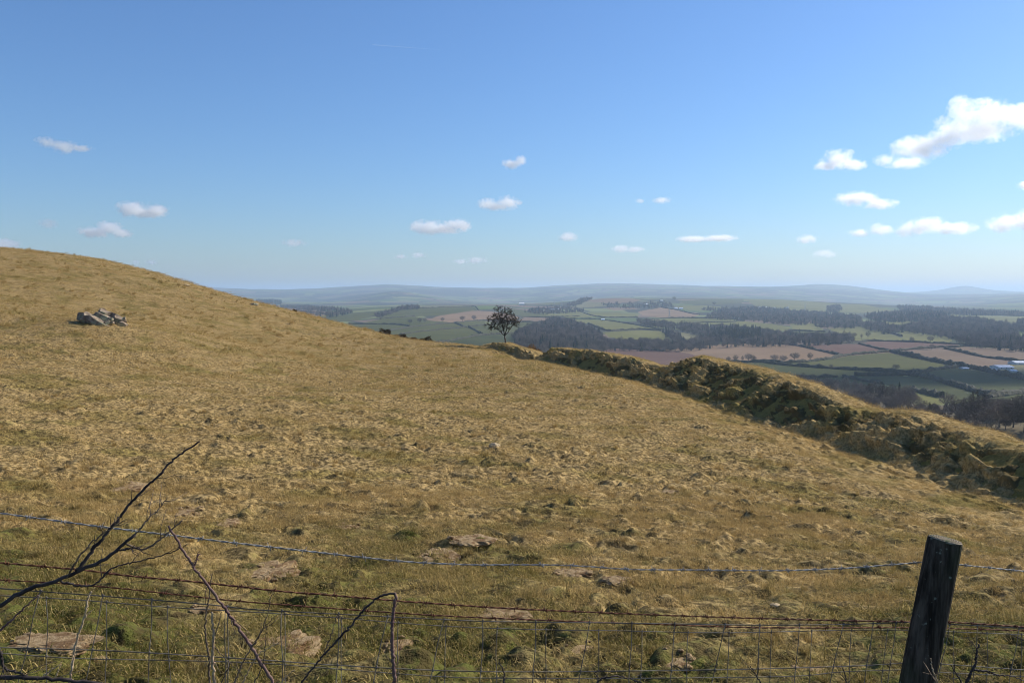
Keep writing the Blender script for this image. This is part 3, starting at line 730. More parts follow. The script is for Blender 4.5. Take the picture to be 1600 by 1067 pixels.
for i, (poly, sp, ev, size, lab) in enumerate(WOODS):
    pl = np.array(poly, float); rg = np.random.default_rng(300 + i)
    W = np.array([hit(a, b) for a, b in poly]); 
    r0, r1 = np.hypot(W[:, 0], W[:, 1]).min() * .9, np.hypot(W[:, 0], W[:, 1]).max() * 1.06
    t0, t1 = (pl[:, 0].min() - 800) / FPX, (pl[:, 0].max() - 800) / FPX
    nn = int((r1 * r1 - r0 * r0) * .5 * (t1 - t0) / (sp * sp)); nn = min(nn, 60000)
    r_ = np.sqrt(rg.uniform(r0 * r0, r1 * r1, nn)); u_ = rg.uniform(t0, t1, nn); y_ = r_ / np.sqrt(1 + u_ * u_); x_ = u_ * y_
    z_ = ground(x_, y_, False); qx, qy = proj(x_, y_, z_ + 4.5 * size); m = pip(qx, qy, poly)
    x_, y_, z_ = x_[m], y_[m], z_[m]; n = len(x_)
    if n > 2600: x_, y_, z_ = x_[:2600], y_[:2600], z_[:2600]; n = 2600
    if n == 0: continue
    idx = np.where(rg.uniform(0, 1, n) < ev, rg.integers(5, 7, n), rg.integers(0, 5, n))
    s_ = size * rg.uniform(.5, 1.3, n)
    scatter('woodland', np.c_[x_, y_, z_], np.c_[0 * x_, 0 * x_, rg.uniform(0, 6.28, n)], np.c_[s_, s_, s_ * rg.uniform(.9, 1.15, n)], idx, ctree, lab, 'woodland')
# ------------------------------------------------------------------ turf: matted blades and tussocks, nobody could count them
def blades(n, R_, L, wd, flat, seed, spread=1.0):
    rg = np.random.default_rng(seed); V = np.zeros((n, 5, 3))
    a = rg.uniform(0, 6.283, n); r_ = R_ * np.sqrt(rg.uniform(0, 1, n)); bx, by = r_ * np.cos(a), r_ * np.sin(a)
    g = rg.uniform(0, 6.283, n); tilt = np.clip(rg.normal(flat, .22, n), .05, 1.0) * math.pi / 2 * .97
    ln = L * rg.uniform(.5, 1.35, n); w_ = wd * rg.uniform(.6, 1.3, n)
    hx, hz = np.sin(tilt) * ln, np.cos(tilt) * ln
    dx, dy = np.cos(g), np.sin(g); sx, sy = -dy, dx
    base = np.stack([bx, by, rg.uniform(-.01, .006, n)], 1)
    mid = base + np.stack([dx * hx * .5, dy * hx * .5, hz * .62 + .003], 1)
    tip = base + np.stack([dx * hx * 1.05 + rg.normal(0, .1, n) * ln, dy * hx * 1.05 + rg.normal(0, .1, n) * ln, hz * .85], 1)
    S = np.stack([sx, sy, 0 * sx], 1) * w_[:, None] * .5
    V[:, 0] = base - S; V[:, 1] = base + S; V[:, 2] = mid - S * .8; V[:, 3] = mid + S * .8; V[:, 4] = tip
    F = []
    for i in range(n): k = i * 5; F += [(k, k + 1, k + 3, k + 2), (k + 2, k + 3, k + 4)]
    return V.reshape(-1, 3), F
def kinds(name, specs):
    c = bpy.data.collections.new(name)
    for i, sp in enumerate(specs):
        v, f = blades(*sp); me = mesh_obj('tmp', v, f, M['blade'], smooth=False); d = me.data; bpy.data.objects.remove(me)
        c.objects.link(bpy.data.objects.new('%s_%d' % (name, i), d))
    return c
cA = kinds('turf_near', [(120, .17, .05, .0056, .70, 1), (120, .17, .04, .0052, .80, 2), (100, .16, .058, .0058, .64, 3)])
cB = kinds('turf_mid', [(120, .36, .055, .010, .72, 4), (110, .36, .045, .009, .80, 5)])
cC = kinds('turf_far', [(80, .75, .11, .024, .66, 6), (80, .75, .10, .022, .72, 7)])
cT = kinds('tussock', [(90, .06, .13, .005, .50, 8), (110, .09, .16, .006, .55, 9), (70, .05, .10, .005, .42, 10)])
def sector(r0, r1, dens, rg, t0=-36, t1=36):
    a0, a1 = math.radians(t0), math.radians(t1)
    n = int((r1 * r1 - r0 * r0) * .5 * (a1 - a0) * dens)
    r_ = np.sqrt(rg.uniform(r0 * r0, r1 * r1, n)); a_ = rg.uniform(a0, a1, n); return r_ * np.sin(a_), r_ * np.cos(a_)
def turf(name, coll, nk, r0, r1, dens, seed, label, s0=.7, s1=1.25, mask=None, tilt=.12, sink=0.):
    rg = np.random.default_rng(seed); x, y = sector(r0, r1, dens, rg)
    z, bk = ground(x, y, True, True)
    sd, zc, ar = bank(x, y)
    keep = ~((sd > -4.4) & (sd < 30) & (y < 92))
    if mask is not None: keep &= mask(x, y, rg)
    x, y, z = x[keep], y[keep], z[keep]; n = len(x); s_ = rg.uniform(s0, s1, n)
    return scatter(name, np.c_[x, y, z - sink], np.c_[rg.normal(0, tilt, n), rg.normal(0, tilt, n), rg.uniform(0, 6.28, n)], np.c_[s_, s_, s_ * rg.uniform(.8, 1.2, n)], rg.integers(0, nk, n), coll, label, 'grass')
def patchy(x, y, rg): return fbm(x / 1.1, y / 1.1, 3, 401) > rg.uniform(-.75, .35, len(x))
turf('turf_grass', cA, 3, 3.0, 15.5, 60, 11, 'short matted straw and green turf just beyond the fence', mask=patchy)
turf('turf_grass', cB, 2, 14.5, 46, 9, 12, 'straw coloured turf across the middle of the hillside field', mask=patchy)
turf('turf_grass', cC, 2, 44, 150, 2.8, 13, 'fine pale turf over the far hillside up to the skyline', mask=patchy)
def clumpy(x, y, rg): return fbm(x / 1.3, y / 1.0, 3, 501) > rg.uniform(-.15, .5, len(x))
# turf on the bank
rg = np.random.default_rng(18); pb = np.clip(1.0 - bare * .95, 0, 1).ravel() * (SS.ravel() < 1.6) * (SS.ravel() > -5.0)
wgt = pb * np.gradient(aa)[:, None].repeat(nc_, 1).ravel() * np.gradient(ss)[None, :].repeat(nr_, 0).ravel(); wgt = wgt / wgt.sum()
pick = rg.choice(len(wgt), 20000, p=wgt); P_ = Vb[pick] + rg.normal(0, .02, (len(pick), 3)) * (1, 1, .2); n = len(pick); s_ = rg.uniform(.35, .7, n)
scatter('bank_grass', P_, np.c_[rg.normal(0, .3, n), rg.normal(-.25, .3, n), rg.uniform(0, 6.28, n)], np.c_[s_, s_, s_ * rg.uniform(.8, 1.3, n)], rg.integers(0, 2, n), cB, 'short shaggy grass on the earth bank', 'grass')
turf('tussock_grass', cT, 3, 3.2, 18, 9, 14, 'little upright grass tussocks scattered through the near turf', .4, .85, clumpy)
turf('tussock_grass', cT, 3, 17, 60, 2.2, 15, 'coarse grass tussocks dotting the middle of the field', .6, 1.2, clumpy)
turf('tussock_grass', cT, 3, 55, 140, .5, 16, 'coarse grass tussocks on the far hillside', 1.5, 3.0, clumpy)
# ------------------------------------------------------------------ the thorn tree and other single trees
def gz(x, y): return float(ground(np.array([x]), np.array([y]), True)[0])
tb = pt(790, 536, 88.0); tx, ty = tb[0], tb[1]; tz = gz(tx, ty) + .02
rg = np.random.default_rng(42); k = 88.0 / FPX
def cp(px, py, dy=0): return ((px - 790) * k, dy, (536 - py) * k)
bl = [(cp(787, 492), (19 * k, 1.4, 18 * k)), (cp(790, 503, .3), (17 * k, 1.3, 11 * k)), (cp(772, 499, -.2), (15 * k, 1.0, 12 * k)), (cp(768, 510, .2), (10 * k, .7, 5 * k)), (cp(803, 500, .1), (11 * k, .9, 12 * k)),
      (cp(763, 503, .1), (8 * k, .6, 5 * k)), (cp(757, 505, .1), (4 * k, .4, 3 * k)), (cp(811, 497, .1), (6 * k, .5, 2.5 * k)), (cp(778, 481, .1), (9 * k, .8, 7 * k)), (cp(795, 481, -.2), (8 * k, .7, 6 * k)), (cp(783, 513, .1), (10 * k, .8, 5 * k)), (cp(796, 511, -.1), (6 * k, .6, 4 * k))]
att = blob_points(bl, 1900, rg, .05); att = att[fbm(att[:, 0] / .55 + att[:, 1], att[:, 2] / .5 - att[:, 1], 2, 3) > -.14]
N, P = grow(att, (0, 0, -.1), .13, .9, .19, 60, 3, [cp(789.5, 529), cp(788.5, 524)], [[cp(783, 517, -.1), cp(774, 511, -.2), cp(766, 506, 0)], [cp(787, 512, .2), cp(783, 500, .3), cp(779, 488, .1)], [cp(791, 514, -.1), cp(793, 502, -.3), cp(791, 488, -.2)], [cp(793, 518, .2), cp(799, 509, .3), cp(806, 500, .2)]])
tr, cr = tree_mesh(N, P, .012, 2.75, 9, .32, 9, thick=.06, jitter=.95, twr=.010)
thorn = empty('thorn_tree', (tx, ty, tz))
mesh_obj('trunk', tr[0], tr[1], M['bark'], thorn); mesh_obj('crown', cr[0], cr[1], M['twig_dark'], thorn, smooth=False)
tag(thorn, 'lone bare hawthorn tree on the mound at the end of the bank', 'tree')

SINGLE = [  # foot of the trunk in the picture, height in points, kind, label
 (1138, 566, 9, 3, 'small tree at the left end of the tree row below the pale ploughed field'),
 (1150, 566, 12, 2, 'second tree from the left in the row below the pale ploughed field'),
 (1160, 566, 11, 4, 'thin tree third from the left in the row below the pale ploughed field'),
 (1170, 566, 15, 0, 'broad tree in the left cluster below the pale ploughed field'),
 (1178, 566, 11, 3, 'tree at the right end of the left cluster below the pale ploughed field'),
 (1209, 566, 13, 1, 'first tree right of the gap below the pale ploughed field'),
 (1224, 568, 14, 0, 'round tree standing on the green field side of the hedge'),
 (1242, 565, 15, 1, 'tallest tree in the right half of the row below the pale ploughed field'),
 (1266, 563.5, 13, 2, 'last tree at the right end of the row below the pale ploughed field'),
 (1250, 573, 8, 4, 'slim sapling on the curving hedge under the row of trees'),
 (1298, 577, 8, 3, 'small bush like tree on the middle of the curving hedge'),
 (1400, 581, 13, 0, 'broad dim tree in the shaded green field'),
 (1427, 584, 10, 4, 'narrow tree at the bend of the curving hedge'),
 (1501, 542, 19, 0, 'large round dark tree above the brown fields'),
 (1455, 546, 9, 3, 'small rust brown tree on the hedge below the red field'),
 (1453, 535.5, 11, 1, 'round tree on the hedge above the red field'),
 (1425, 535, 9, 3, 'low tree on the hedge above the red field, left of the round one'),
 (1356, 529, 12, 2, 'tree in the pale field left of the slanting hedge'),
 (1334, 529, 10, 1, 'tree at the right tip of the long wood belt'),
 (1346, 530, 9, 4, 'slender tree between the wood belt tip and the pale field'),
 (1053, 470, 7, 3, 'lone tree on the crest of the far hill'),
 (1116, 478, 7, 0, 'round hedgerow tree on the far pale hill'),
 (1567, 618, 12, 4, 'slim tree on the hedge at the right edge'),
 (640, 506, 8, 1, 'small tree in the hedge line left of the gorse'),
 (655, 505, 9, 3, 'dim tree below the pinkish ploughed slope, furthest left'),
 (664, 504.5, 8, 0, 'dim tree below the pinkish ploughed slope, second from left'),
 (692, 504, 9, 2, 'dim tree below the pinkish ploughed slope, in the middle'),
 (723, 502, 9, 1, 'round tree below the pinkish ploughed slope'),
 (740, 501, 9, 3, 'tree below the pinkish ploughed slope next to the thorn tree'),
]
for i, (px, py, hpx, kd, lab) in enumerate(SINGLE):
    L = hit(px, py); s_ = hpx * L[1] / FPX / [9.5, 8.6, 10.5, 7.6, 11.5][kd]
    place_tree(BT[kd], L, s_, random.uniform(0, 6.28), 'field_tree', lab, 'tree', 'single trees in the valley')
L = hit(1556, 541); place_tree(CT_[1], L, 15 * L[1] / FPX / 12.5, 1.0, 'evergreen_tree', 'dark evergreen tree at the right above the red fields', 'tree', sx=1.7)
# the bare trees just below the bank at the right
NEAR = [(1262,600,14,2),(1278,604,15,4),(1292,607,18,2),(1306,611,19,4),(1320,618,26,2),(1332,622,27,4),(1345,628,32,2),(1357,630,34,4),(1368,632,36,2),(1380,634,38,4),(1392,636,38,2),(1404,638,37,4),(1416,639,34,2),(1428,640,28,4),
        (1441,644,22,3),(1480,643,31,0),(1497,642,20,1),(1527,662,46,1),(1548,655,38,0),(1562,668,46,3),(1583,668,50,0),(1600,676,52,1),(1575,650,30,1),(1598,650,34,2),(1540,640,24,4),(1512,640,22,3),(1465,650,16,3),(1620,670,50,0)]
NL = {15: 'round crowned bare tree beyond the bank, left of the dark grove', 17: 'largest spreading bare tree below the fields at right', 14: 'low bushy tree at the right end of the bare sapling row', 16: 'smaller bare tree right behind the round crowned one'}
for i, (px, py, hpx, kd) in enumerate(NEAR):
    L = hit(px, py); s_ = hpx * L[1] / FPX / [9.5, 8.6, 10.5, 7.6, 11.5][kd]
    od = ['leftmost', 'second', 'third', 'fourth', 'fifth', 'sixth', 'seventh', 'eighth', 'ninth', 'tenth', 'eleventh', 'twelfth', 'thirteenth', 'fourteenth']
    if i >= 17: rank = sorted(q[0] for q in NEAR[17:]).index(px)
    lab = NL.get(i) or ('thin bare tree, %s of the row rising behind the bank' % (od[i] + ('' if i == 0 else ' from the left')) if i < 14 else 'bare brown tree in the grove at the right edge, %s' % (od[rank] + ('' if rank == 0 else ' from the left')))
    place_tree(BT[kd], L, s_, random.uniform(0, 6.28), 'bare_tree', lab, 'tree', 'tall thin trees in a row behind the bank' if i < 14 else 'bare trees in the dark grove at right', sx=.8 if i < 14 else 1.05)
# undergrowth on the slope below the bank
cs = bpy.data.collections.new('scrub_kinds')
for q in range(2):
    v, f = blades(170, 1.1, 1.5, .10, .35, 70 + q); o = mesh_obj('tmp', v, f, M['twig'], smooth=False); d = o.data; bpy.data.objects.remove(o); cs.objects.link(bpy.data.objects.new('scrub_%d' % q, d))
rg = np.random.default_rng(71); x_, y_ = sector(75, 330, .035, rg, 8, 36); z_ = ground(x_, y_, False); sd_, _, _ = bank(x_, y_); m = (sd_ > 12) & (fbm(x_ / 22, y_ / 22, 2, 9) > -.12)
x_, y_, z_ = x_[m], y_[m], z_[m]; n = len(x_); s_ = rg.uniform(.6, 1.4, n)
scatter('scrub', np.c_[x_, y_, z_], np.c_[0 * x_, 0 * x_, rg.uniform(0, 6.28, n)], np.c_[s_, s_, s_], rg.integers(0, 2, n), cs, 'brown scrub and dead bracken on the slope below the bank', 'scrub')

# ------------------------------------------------------------------ gorse and bracken on the skyline
def bush(name, px, py, wpx, hpx, y, mat, label, cat, seed):
    k = y / FPX; x0 = ray(px, py)[0] * y; z0 = gz(x0, y); t = empty(name, (x0, y, z0)); rg = np.random.default_rng(seed)
    W, H = wpx * k * .5, hpx * k; V, F = [], []
    for q in range(1100):
        d = rg.normal(0, 1, 3); d /= np.linalg.norm(d); d[2] = abs(d[2]); r_ = rg.uniform(.35, 1) ** .5 * (1 + .25 * math.sin(d[0] * 5 + seed) * math.cos(d[2] * 4))
        p = np.array((d[0] * W * r_, d[1] * W * .8 * r_, d[2] * H * r_)); g = d + rg.normal(0, .6, 3); g /= np.linalg.norm(g); wv = np.cross(g, rg.normal(0, 1, 3)); wv /= np.linalg.norm(wv)
        l = rg.uniform(.08, .22) * (.5 + H); k0 = len(V); V += [p - wv * .022, p + wv * .022, p + g * l]; F.append((k0, k0 + 1, k0 + 2))
    mesh_obj('foliage', V, F, mat, t, smooth=False)
    ss = []
    for q in range(5):
        g = rg.uniform(0, 6.28); ss.append(tube([(0, 0, -.1), (math.cos(g) * W * .4, math.sin(g) * W * .3, H * .7)], [.03, .01], 5))
    v, f = joinvf(ss); mesh_obj('stem', v, f, M['bark'], t)
    return tag(t, label, cat)
bush('gorse_bush', 601, 523, 20, 9, 98, M['gorse'], 'dark gorse bush on the skyline, furthest left of the three', 'bush', 1)
bush('gorse_bush', 625, 527, 22, 6, 97, M['gorse'], 'low dark gorse bush on the skyline, middle of the three', 'bush', 2)
bush('gorse_bush', 666, 535, 22, 9, 96, M['gorse'], 'dark gorse bush on the skyline nearest the thorn tree', 'bush', 3)
bush('dead_bracken', 645, 530, 22, 5, 97, M['bracken'], 'patch of rusty dead bracken between the skyline gorse bushes', 'bracken', 4)
bush('dead_bracken', 831, 553, 30, 13, 86, M['bracken'], 'rusty brown bracken clump behind the bank right of the thorn tree', 'bracken', 5)
bush('gorse_bush', 460, 489, 7, 3.5, 100, M['gorse'], 'tiny dark bush on the grass skyline high on the left', 'bush', 6)

# ------------------------------------------------------------------ rocks and bare earth
M['rock'] = mat_noise('lichened_rock', (.16, .115, .075), (.40, .315, .22), 3.0, .9, .9, .05, c=(.27, .26, .16))
M['soil'] = mat_noise('bare_earth', (.28, .185, .085), (.45, .32, .17), 30, .95, 1.0, .02, c=(.20, .115, .05))
M['stone'] = mat_noise('pale_stone', (.36, .26, .14), (.54, .41, .24), 7, .9, .7, .01)
def lump(rx, ry, rz, seed, rough=.28, flat=.35, sub=3, freq=1.7):
    bm = bmesh.new(); bmesh.ops.create_icosphere(bm, subdivisions=sub, radius=1.0)
    V = np.array([v.co for v in bm.verts]); F = [tuple(v.index for v in f.verts) for f in bm.faces]; bm.free()
    d = fbm(V[:, 0] * freq + seed * 7.1 + V[:, 2] * .9, V[:, 1] * freq + seed * 3.3 - V[:, 2] * .7, 4, seed)
    V = V * (1 + rough * d[:, None] * 1.6)
    V = np.round(V / .16) * .16 * flat + V * (1 - flat)       # broken, faceted faces
    return V * (rx, ry, rz), F
def slab(L, W, T, seed):
    rg = np.random.default_rng(seed); n = 9; V = []; ang = np.sort(rg.uniform(0, 6.283, n))
    for zz, sc_ in ((0, .96), (.35, 1.03), (1, .93)):
        for a_ in ang:
            q = 1 + .14 * math.sin(3 * a_ + seed) + rg.normal(0, .05)
            V.append((math.cos(a_) * L * .5 * q * sc_, math.sin(a_) * W * .5 * q * sc_, (zz - .5) * T + rg.normal(0, .05) * T))
    F = [(j * n + i, j * n + (i + 1) % n, (j + 1) * n + (i + 1) % n, (j + 1) * n + i) for j in range(2) for i in range(n)]
    F += [tuple(range(n))[::-1], tuple(range(2 * n, 3 * n))]; return V, F
ro = pt(152, 508, 52); rx0, ry0 = ro[0], ro[1]; oc = empty('rock_outcrop', (rx0, ry0, gz(rx0, ry0) + .05)); k = 52 / FPX * .86
for i, (dx, dy, dep, L, W, T, rz_, ry_) in enumerate([(-8, -4, .0, 58, 34, 9, -.12, .50), (14, 1, -.35, 60, 26, 7, -.08, .52), (2, -9, .6, 40, 30, 9, .2, .45), (-28, -12, .2, 22, 20, 8, .3, .2), (-4, -15, 1.2, 26, 24, 11, -.4, .35),
        (14, -10, 1.1, 22, 20, 10, .6, .5), (27, -3, .9, 26, 20, 10, -.2, .55), (36, 4, .5, 20, 18, 9, .1, .5), (-38, -13, .5, 11, 10, 9, .5, .2), (24, 10, -.4, 30, 12, 5, .05, .5), (-2, 5, -.1, 46, 20, 7, -.1, .42)]):
    v, f = slab(L * k, W * k, T * k * 1.6, 20 + i); o = mesh_obj('slab', v, f, M['rock'], oc, smooth=False)
    o.location = (dx * k, dep, -dy * k - .05); o.rotation_euler = (-.04 + .08 * math.sin(i * 2.3), ry_, rz_)
    b_ = o.modifiers.new('bevel', 'BEVEL'); b_.width = .02; b_.segments = 1
rg = np.random.default_rng(77)
for q in range(16):
    e = rg.uniform(5, 12) * k; v, f = slab(e, e * .8, e * rg.uniform(.35, .7), 120 + q); o = mesh_obj('block', v, f, M['rock'], oc, smooth=False); dx = rg.uniform(-40, 40)
    o.location = (dx * k, rg.uniform(-.5, 1.3), (8 - dx * .16 + rg.uniform(-8, 8)) * k * .8); o.rotation_euler = rg.uniform(-.6, .6, 3)
tag(oc, 'outcrop of tilted grey rock slabs on the left hillside', 'rock')
ROCKS = [(290,453,13,3,98,'stone','pale stones near the skyline on the left hill'),(398,479,13,4,95,'rock','small grey rock just under the left skyline'),(700,541.5,12,3,93,'stone','pale flat stone on the skyline left of the thorn tree mound')]
for i, (px, py, wp, hp_, y, mt, lab) in enumerate(ROCKS):
    x0 = ray(px, py)[0] * y; k = y / FPX; v, f = lump(wp * k * .5, wp * k * .4, hp_ * k * .7, 60 + i); o = mesh_obj('hillside_stone', v, f, M[mt], smooth=False)
    o.location = (x0, y, gz(x0, y) + hp_ * k * .2); tag(o, lab, 'stone')
def near_hit(px, py):
    u, s = ray(px, py); y = np.geomspace(2.5, 130, 2500); z = ground(u * y, y, True); j = np.argmax(z >= s * y); return u * y[j], y[j], z[j]
EARTH = [  # centre and size in the picture, kind, label
 (196,763,46,22,'soil','pale smooth earth slab in the turf right of the tall dark twig'),
 (421,890,74,44,'soil','large pale slab of bare earth behind the rusty wire'),
 (738,847,64,18,'soil','cracked reddish earth clods left of centre, above the top wire'),
 (682,860,58,26,'soil','pale crumbled earth patch beside the cracked clods'),
 (897,893,56,16,'soil','broken earth strip just under the top wire'),
 (966,905,48,16,'soil','earth clods right of the broken strip under the top wire'),
 (75,1000,130,36,'soil','widest pale earth patch behind the netting at the left'),
 (440,996,90,50,'soil','crumbled earth patch behind the bramble stem'),
 (617,1003,44,48,'soil','upright earth clod beside the bent stem'),
 (785,962,76,28,'soil','earth mound behind the rusty wires in the middle'),
 (905,1012,54,28,'soil','reddish earth scrape behind the netting right of centre'),
 (1062,1032,64,30,'soil','rounded earth mound behind the netting at right'),
 (1278,1046,84,24,'soil','dark edged earth scrape left of the post foot'),
 (1048,769,28,10,'soil','small broken clod in the field above the top wire, right of centre'),
 (772,697,18,10,'stone','small pale stone in the middle of the field'),
 (355,818,30,16,'soil','small pale clod left of centre above the top wire'),
 (290,800,50,14,'soil','thin pale earth patch beyond the tall dark twig'),
 (318,952,44,14,'soil','small earth lump between the wires at the left'),
 (1213,947,18,7,'stone','flat pale stone near the fence right of centre'),
 (330,1035,60,16,'soil','earth scrape at the foot of the pale stalks'),
 (540,823,40,9,'soil','thin earth crack in the turf left of centre'),
]
for i, (px, py, wp, hp_, mt, lab) in enumerate(EARTH):
    x0, y0, z0 = near_hit(px, py + hp_ * .25); k = y0 / FPX; s_ = abs(ray(px, py)[1])
    W = wp * k * .5; D = min(hp_ * k / max(s_, .12) * .42, W * 1.5); H = min(hp_ * k * .30, .10)
    if mt == 'stone':
        v, f = lump(W, W * .8, hp_ * k * .55, 100 + i, .16, .25); o = mesh_obj('stone', v, f, M[mt], smooth=False); o.location = (x0, y0 + W * .5, z0 + hp_ * k * .15); tag(o, lab, 'stone'); continue
    t = empty('earth_clod', (x0, y0 + D * .3, gz(x0, y0 + D * .3))); rg = np.random.default_rng(i)
    v, f = lump(W, D, H, 100 + i, .36, .15, 4, 3.4); v[:, 2] = np.minimum(v[:, 2], H * .55 + .25 * (v[:, 2] - H * .55)) + H * .12 * fbm(v[:, 0] / .04, v[:, 1] / .04, 2, i); mesh_obj('earth_body', v, f, M['soil'], t, smooth=False).location = (0, 0, -H * .18)
    for q in range(9):
        a_ = rg.uniform(0, 6.28); r_ = rg.uniform(.6, 1.15); e = rg.uniform(.08, .24) * min(W, D * 1.5)
        v, f = lump(e, e * .8, e * .6, 200 + i * 10 + q, .3, .3, 2); o = mesh_obj('crumb', v, f, M['soil'], t, smooth=False)
        o.location = (math.cos(a_) * W * r_, math.sin(a_) * D * r_, gz(x0 + math.cos(a_) * W * r_, y0 + D * .3 + math.sin(a_) * D * r_) - t.location.z + e * .2)
    tag(t, lab, 'earth', 'bare earth in the turf')

# ------------------------------------------------------------------ buildings far off
M['wall'] = mat_noise('pale_render', (.62, .60, .56), (.78, .76, .72), .8, .9, .1)
M['slate'] = mat_noise('slate_roof', (.13, .14, .16), (.20, .21, .23), .8, .8, .2)
M['tin'] = mat_noise('pale_sheet_roof', (.45, .50, .56), (.62, .66, .72), .4, .6, .1)
def building(px, py, wpx, hpx, dep, roof, rz_, label, cat='building', name='farm_building', low=.55):
    L = hit(px, py); k = L[1] / FPX; W, H, D = wpx * k, hpx * k * low, dep; RH = hpx * k * (1 - low)
    t = empty(name, L); t.rotation_euler[2] = rz_
    a, b = W / 2, D / 2
    V = [(-a, -b, -1.5), (a, -b, -1.5), (a, b, -1.5), (-a, b, -1.5), (-a, -b, H), (a, -b, H), (a, b, H), (-a, b, H), (-a, 0, H + RH), (a, 0, H + RH)]
    F = [(0, 1, 5, 4), (2, 3, 7, 6), (1, 2, 6, 9, 5), (3, 0, 4, 8, 7), (0, 3, 2, 1)]; wl = mesh_obj('wall', V, F, M['wall'], t, smooth=False)
    e = .35; r0 = RH * e / b; V = [(-a - e, -b - e, H - r0 + .1), (a + e, -b - e, H - r0 + .1), (a + e, 0, H + RH + .1), (-a - e, 0, H + RH + .1), (a + e, b + e, H - r0 + .1), (-a - e, b + e, H - r0 + .1)]
    V += [(x, y, z + .22) for x, y, z in V]
    F = [(0, 1, 2, 3), (3, 2, 4, 5), (6, 9, 8, 7), (9, 11, 10, 8), (0, 6, 7, 1), (5, 4, 10, 11), (0, 3, 9, 6), (3, 5, 11, 9), (1, 7, 8, 2), (2, 8, 10, 4)]
    mesh_obj('roof', V, F, M[roof], t, smooth=False)
    nw = max(2, int(W / 4)); wm = [(-.5, 0, 0), (.5, 0, 0), (.5, 0, 1.2), (-.5, 0, 1.2)]
    for i in range(nw):
        o = mesh_obj('window', [(x, y_, z) for y_ in (-.04, .1) for x, _, z in wm], [(0, 1, 2, 3), (0, 4, 5, 1), (2, 6, 7, 3), (1, 5, 6, 2), (0, 3, 7, 4)], M['slate'], wl, smooth=False)
        o.location = (-a + W * (i + .5) / nw, -b, max(H * .45, .5)); o.scale = (1, 1, min(1, H * .4))
    return tag(t, label, cat, 'buildings in the valley')
building(1565, 576, 24, 5, 12, 'tin', .05, 'long barn with pale roof among the shaded fields', 'barn', 'barn')
building(1592, 569, 22, 4.5, 12, 'tin', .0, 'pale roofed barn at the right edge', 'barn', 'barn')
building(1549, 580, 13, 3, 9, 'tin', .1, 'low pale shed left below the long barn', 'barn', 'barn')
building(1582, 581, 8, 3, 7, 'tin', -.1, 'small pale shed below the barns', 'barn', 'barn')
building(1506, 576.5, 9, 2.2, 6, 'tin', .1, 'small low shed on the hedge left of the barns', 'shed', 'shed')
building(942, 500.5, 5, 2.5, 8, 'tin', 0, 'tiny white shed in the pale field above the wood', 'shed', 'shed')
building(815, 476.5, 8, 3.6, 20, 'wall', .1, 'bright white building far behind the thorn tree crown', 'building')
building(862, 486, 8, 3.2, 10, 'slate', .2, 'white farmhouse in the trees right of the thorn tree', 'house')
building(845, 487, 9, 3, 10, 'slate', -.2, 'long farm building in the trees right of the thorn tree', 'house')
building(872, 485.5, 3, 2.6, 6, 'wall', 0, 'tiny bright white cottage right of the farm', 'house')
building(1056, 483, 5, 2.6, 10, 'tin', .1, 'left white building of the distant farm on the hill', 'building')
building(1064, 483.5, 6, 2.4, 10, 'tin', -.1, 'right white building of the distant farm on the hill', 'building')
building(1010, 477, 5, 2.4, 8, 'wall', .1, 'pale cottage below the far hill top', 'house')
building(1034, 471, 4, 2.0, 8, 'wall', .1, 'pale speck of a cottage near the far hill crest', 'house')
for j, (px, py, wp) in enumerate([(1378, 497, 6), (1396, 496, 7), (1411, 492.5, 4), (1415, 493, 3), (1422, 499, 5), (1372, 498, 4)]):
    building(px, py, wp, 3.4, 8, 'wall' if j in (2, 3) else 'slate', .3 * j, ['pale house at the left end of the village', 'long low village house among the trees', 'bright white house in the middle of the village', 'second bright white house in the village, just right of the first', 'village house at the right end by the pale field', 'lowest pale house at the left of the village'][j], 'house', 'house')
for j, (px, py, wp) in enumerate([(1121, 497, 6), (1131, 496.7, 4), (1150, 498.5, 6), (1186, 482, 6), (1196, 482.5, 5), (1210, 483, 6), (1230, 482, 4)]):
    building(px, py, wp, 2.8, 9, 'tin', .2 * j, ['long pale shed on the level hedge left of the dark wood', 'small pale shed on the level hedge left of the dark wood', 'pale shed at the left tip of the dark wood', 'left house of the hazy hamlet above the dark wood', 'second house of the hazy hamlet above the dark wood', 'third house of the hazy hamlet above the dark wood', 'right house of the hazy hamlet above the dark wood'][j], 'building')
# pylons
M['steel'] = mat_noise('galvanised_steel', (.30, .31, .32), (.42, .43, .44), 4, .5, .1)
def pylon(px, py, hpx, label):
    L = hit(px, py); h = hpx * L[1] / FPX; t = empty('pylon', L); b = h * .11
    for sx, sy in ((1, 1), (1, -1), (-1, 1), (-1, -1)):
        v, f = tube([(b * sx, b * sy, -1), (b * .25 * sx, b * .25 * sy, h * .62), (0, 0, h)], [.22, .18, .1], 4); mesh_obj('leg', v, f, M['steel'], t)
    ps = []
    for q in range(7):
        z0, z1 = h * .62 * q / 7, h * .62 * (q + 1) / 7; w0, w1 = b * (1 - .75 * q / 7), b * (1 - .75 * (q + 1) / 7)
        for sy in (-1, 1): ps += [tube([(-w0, sy * w0, z0), (w1, sy * w1, z1)], .1, 3), tube([(w0, sy * w0, z0), (-w1, sy * w1, z1)], .1, 3)]
    v, f = joinvf(ps); mesh_obj('bracing', v, f, M['steel'], t)
    for z in (.64, .78, .9):
        v, f = tube([(-h * .16, 0, h * z), (0, 0, h * z + .9), (h * .16, 0, h * z)], [.1, .25, .1], 4); mesh_obj('cross_arm', v, f, M['steel'], t)
    tag(t, label, 'pylon')
pylon(866, 481, 13, 'faint lattice pylon left of the far hill')
pylon(878, 478, 11, 'second faint lattice pylon close to the far hill')
pylon(1258, 486, 12, 'faint lattice pylon on the green hill above the dark wood')
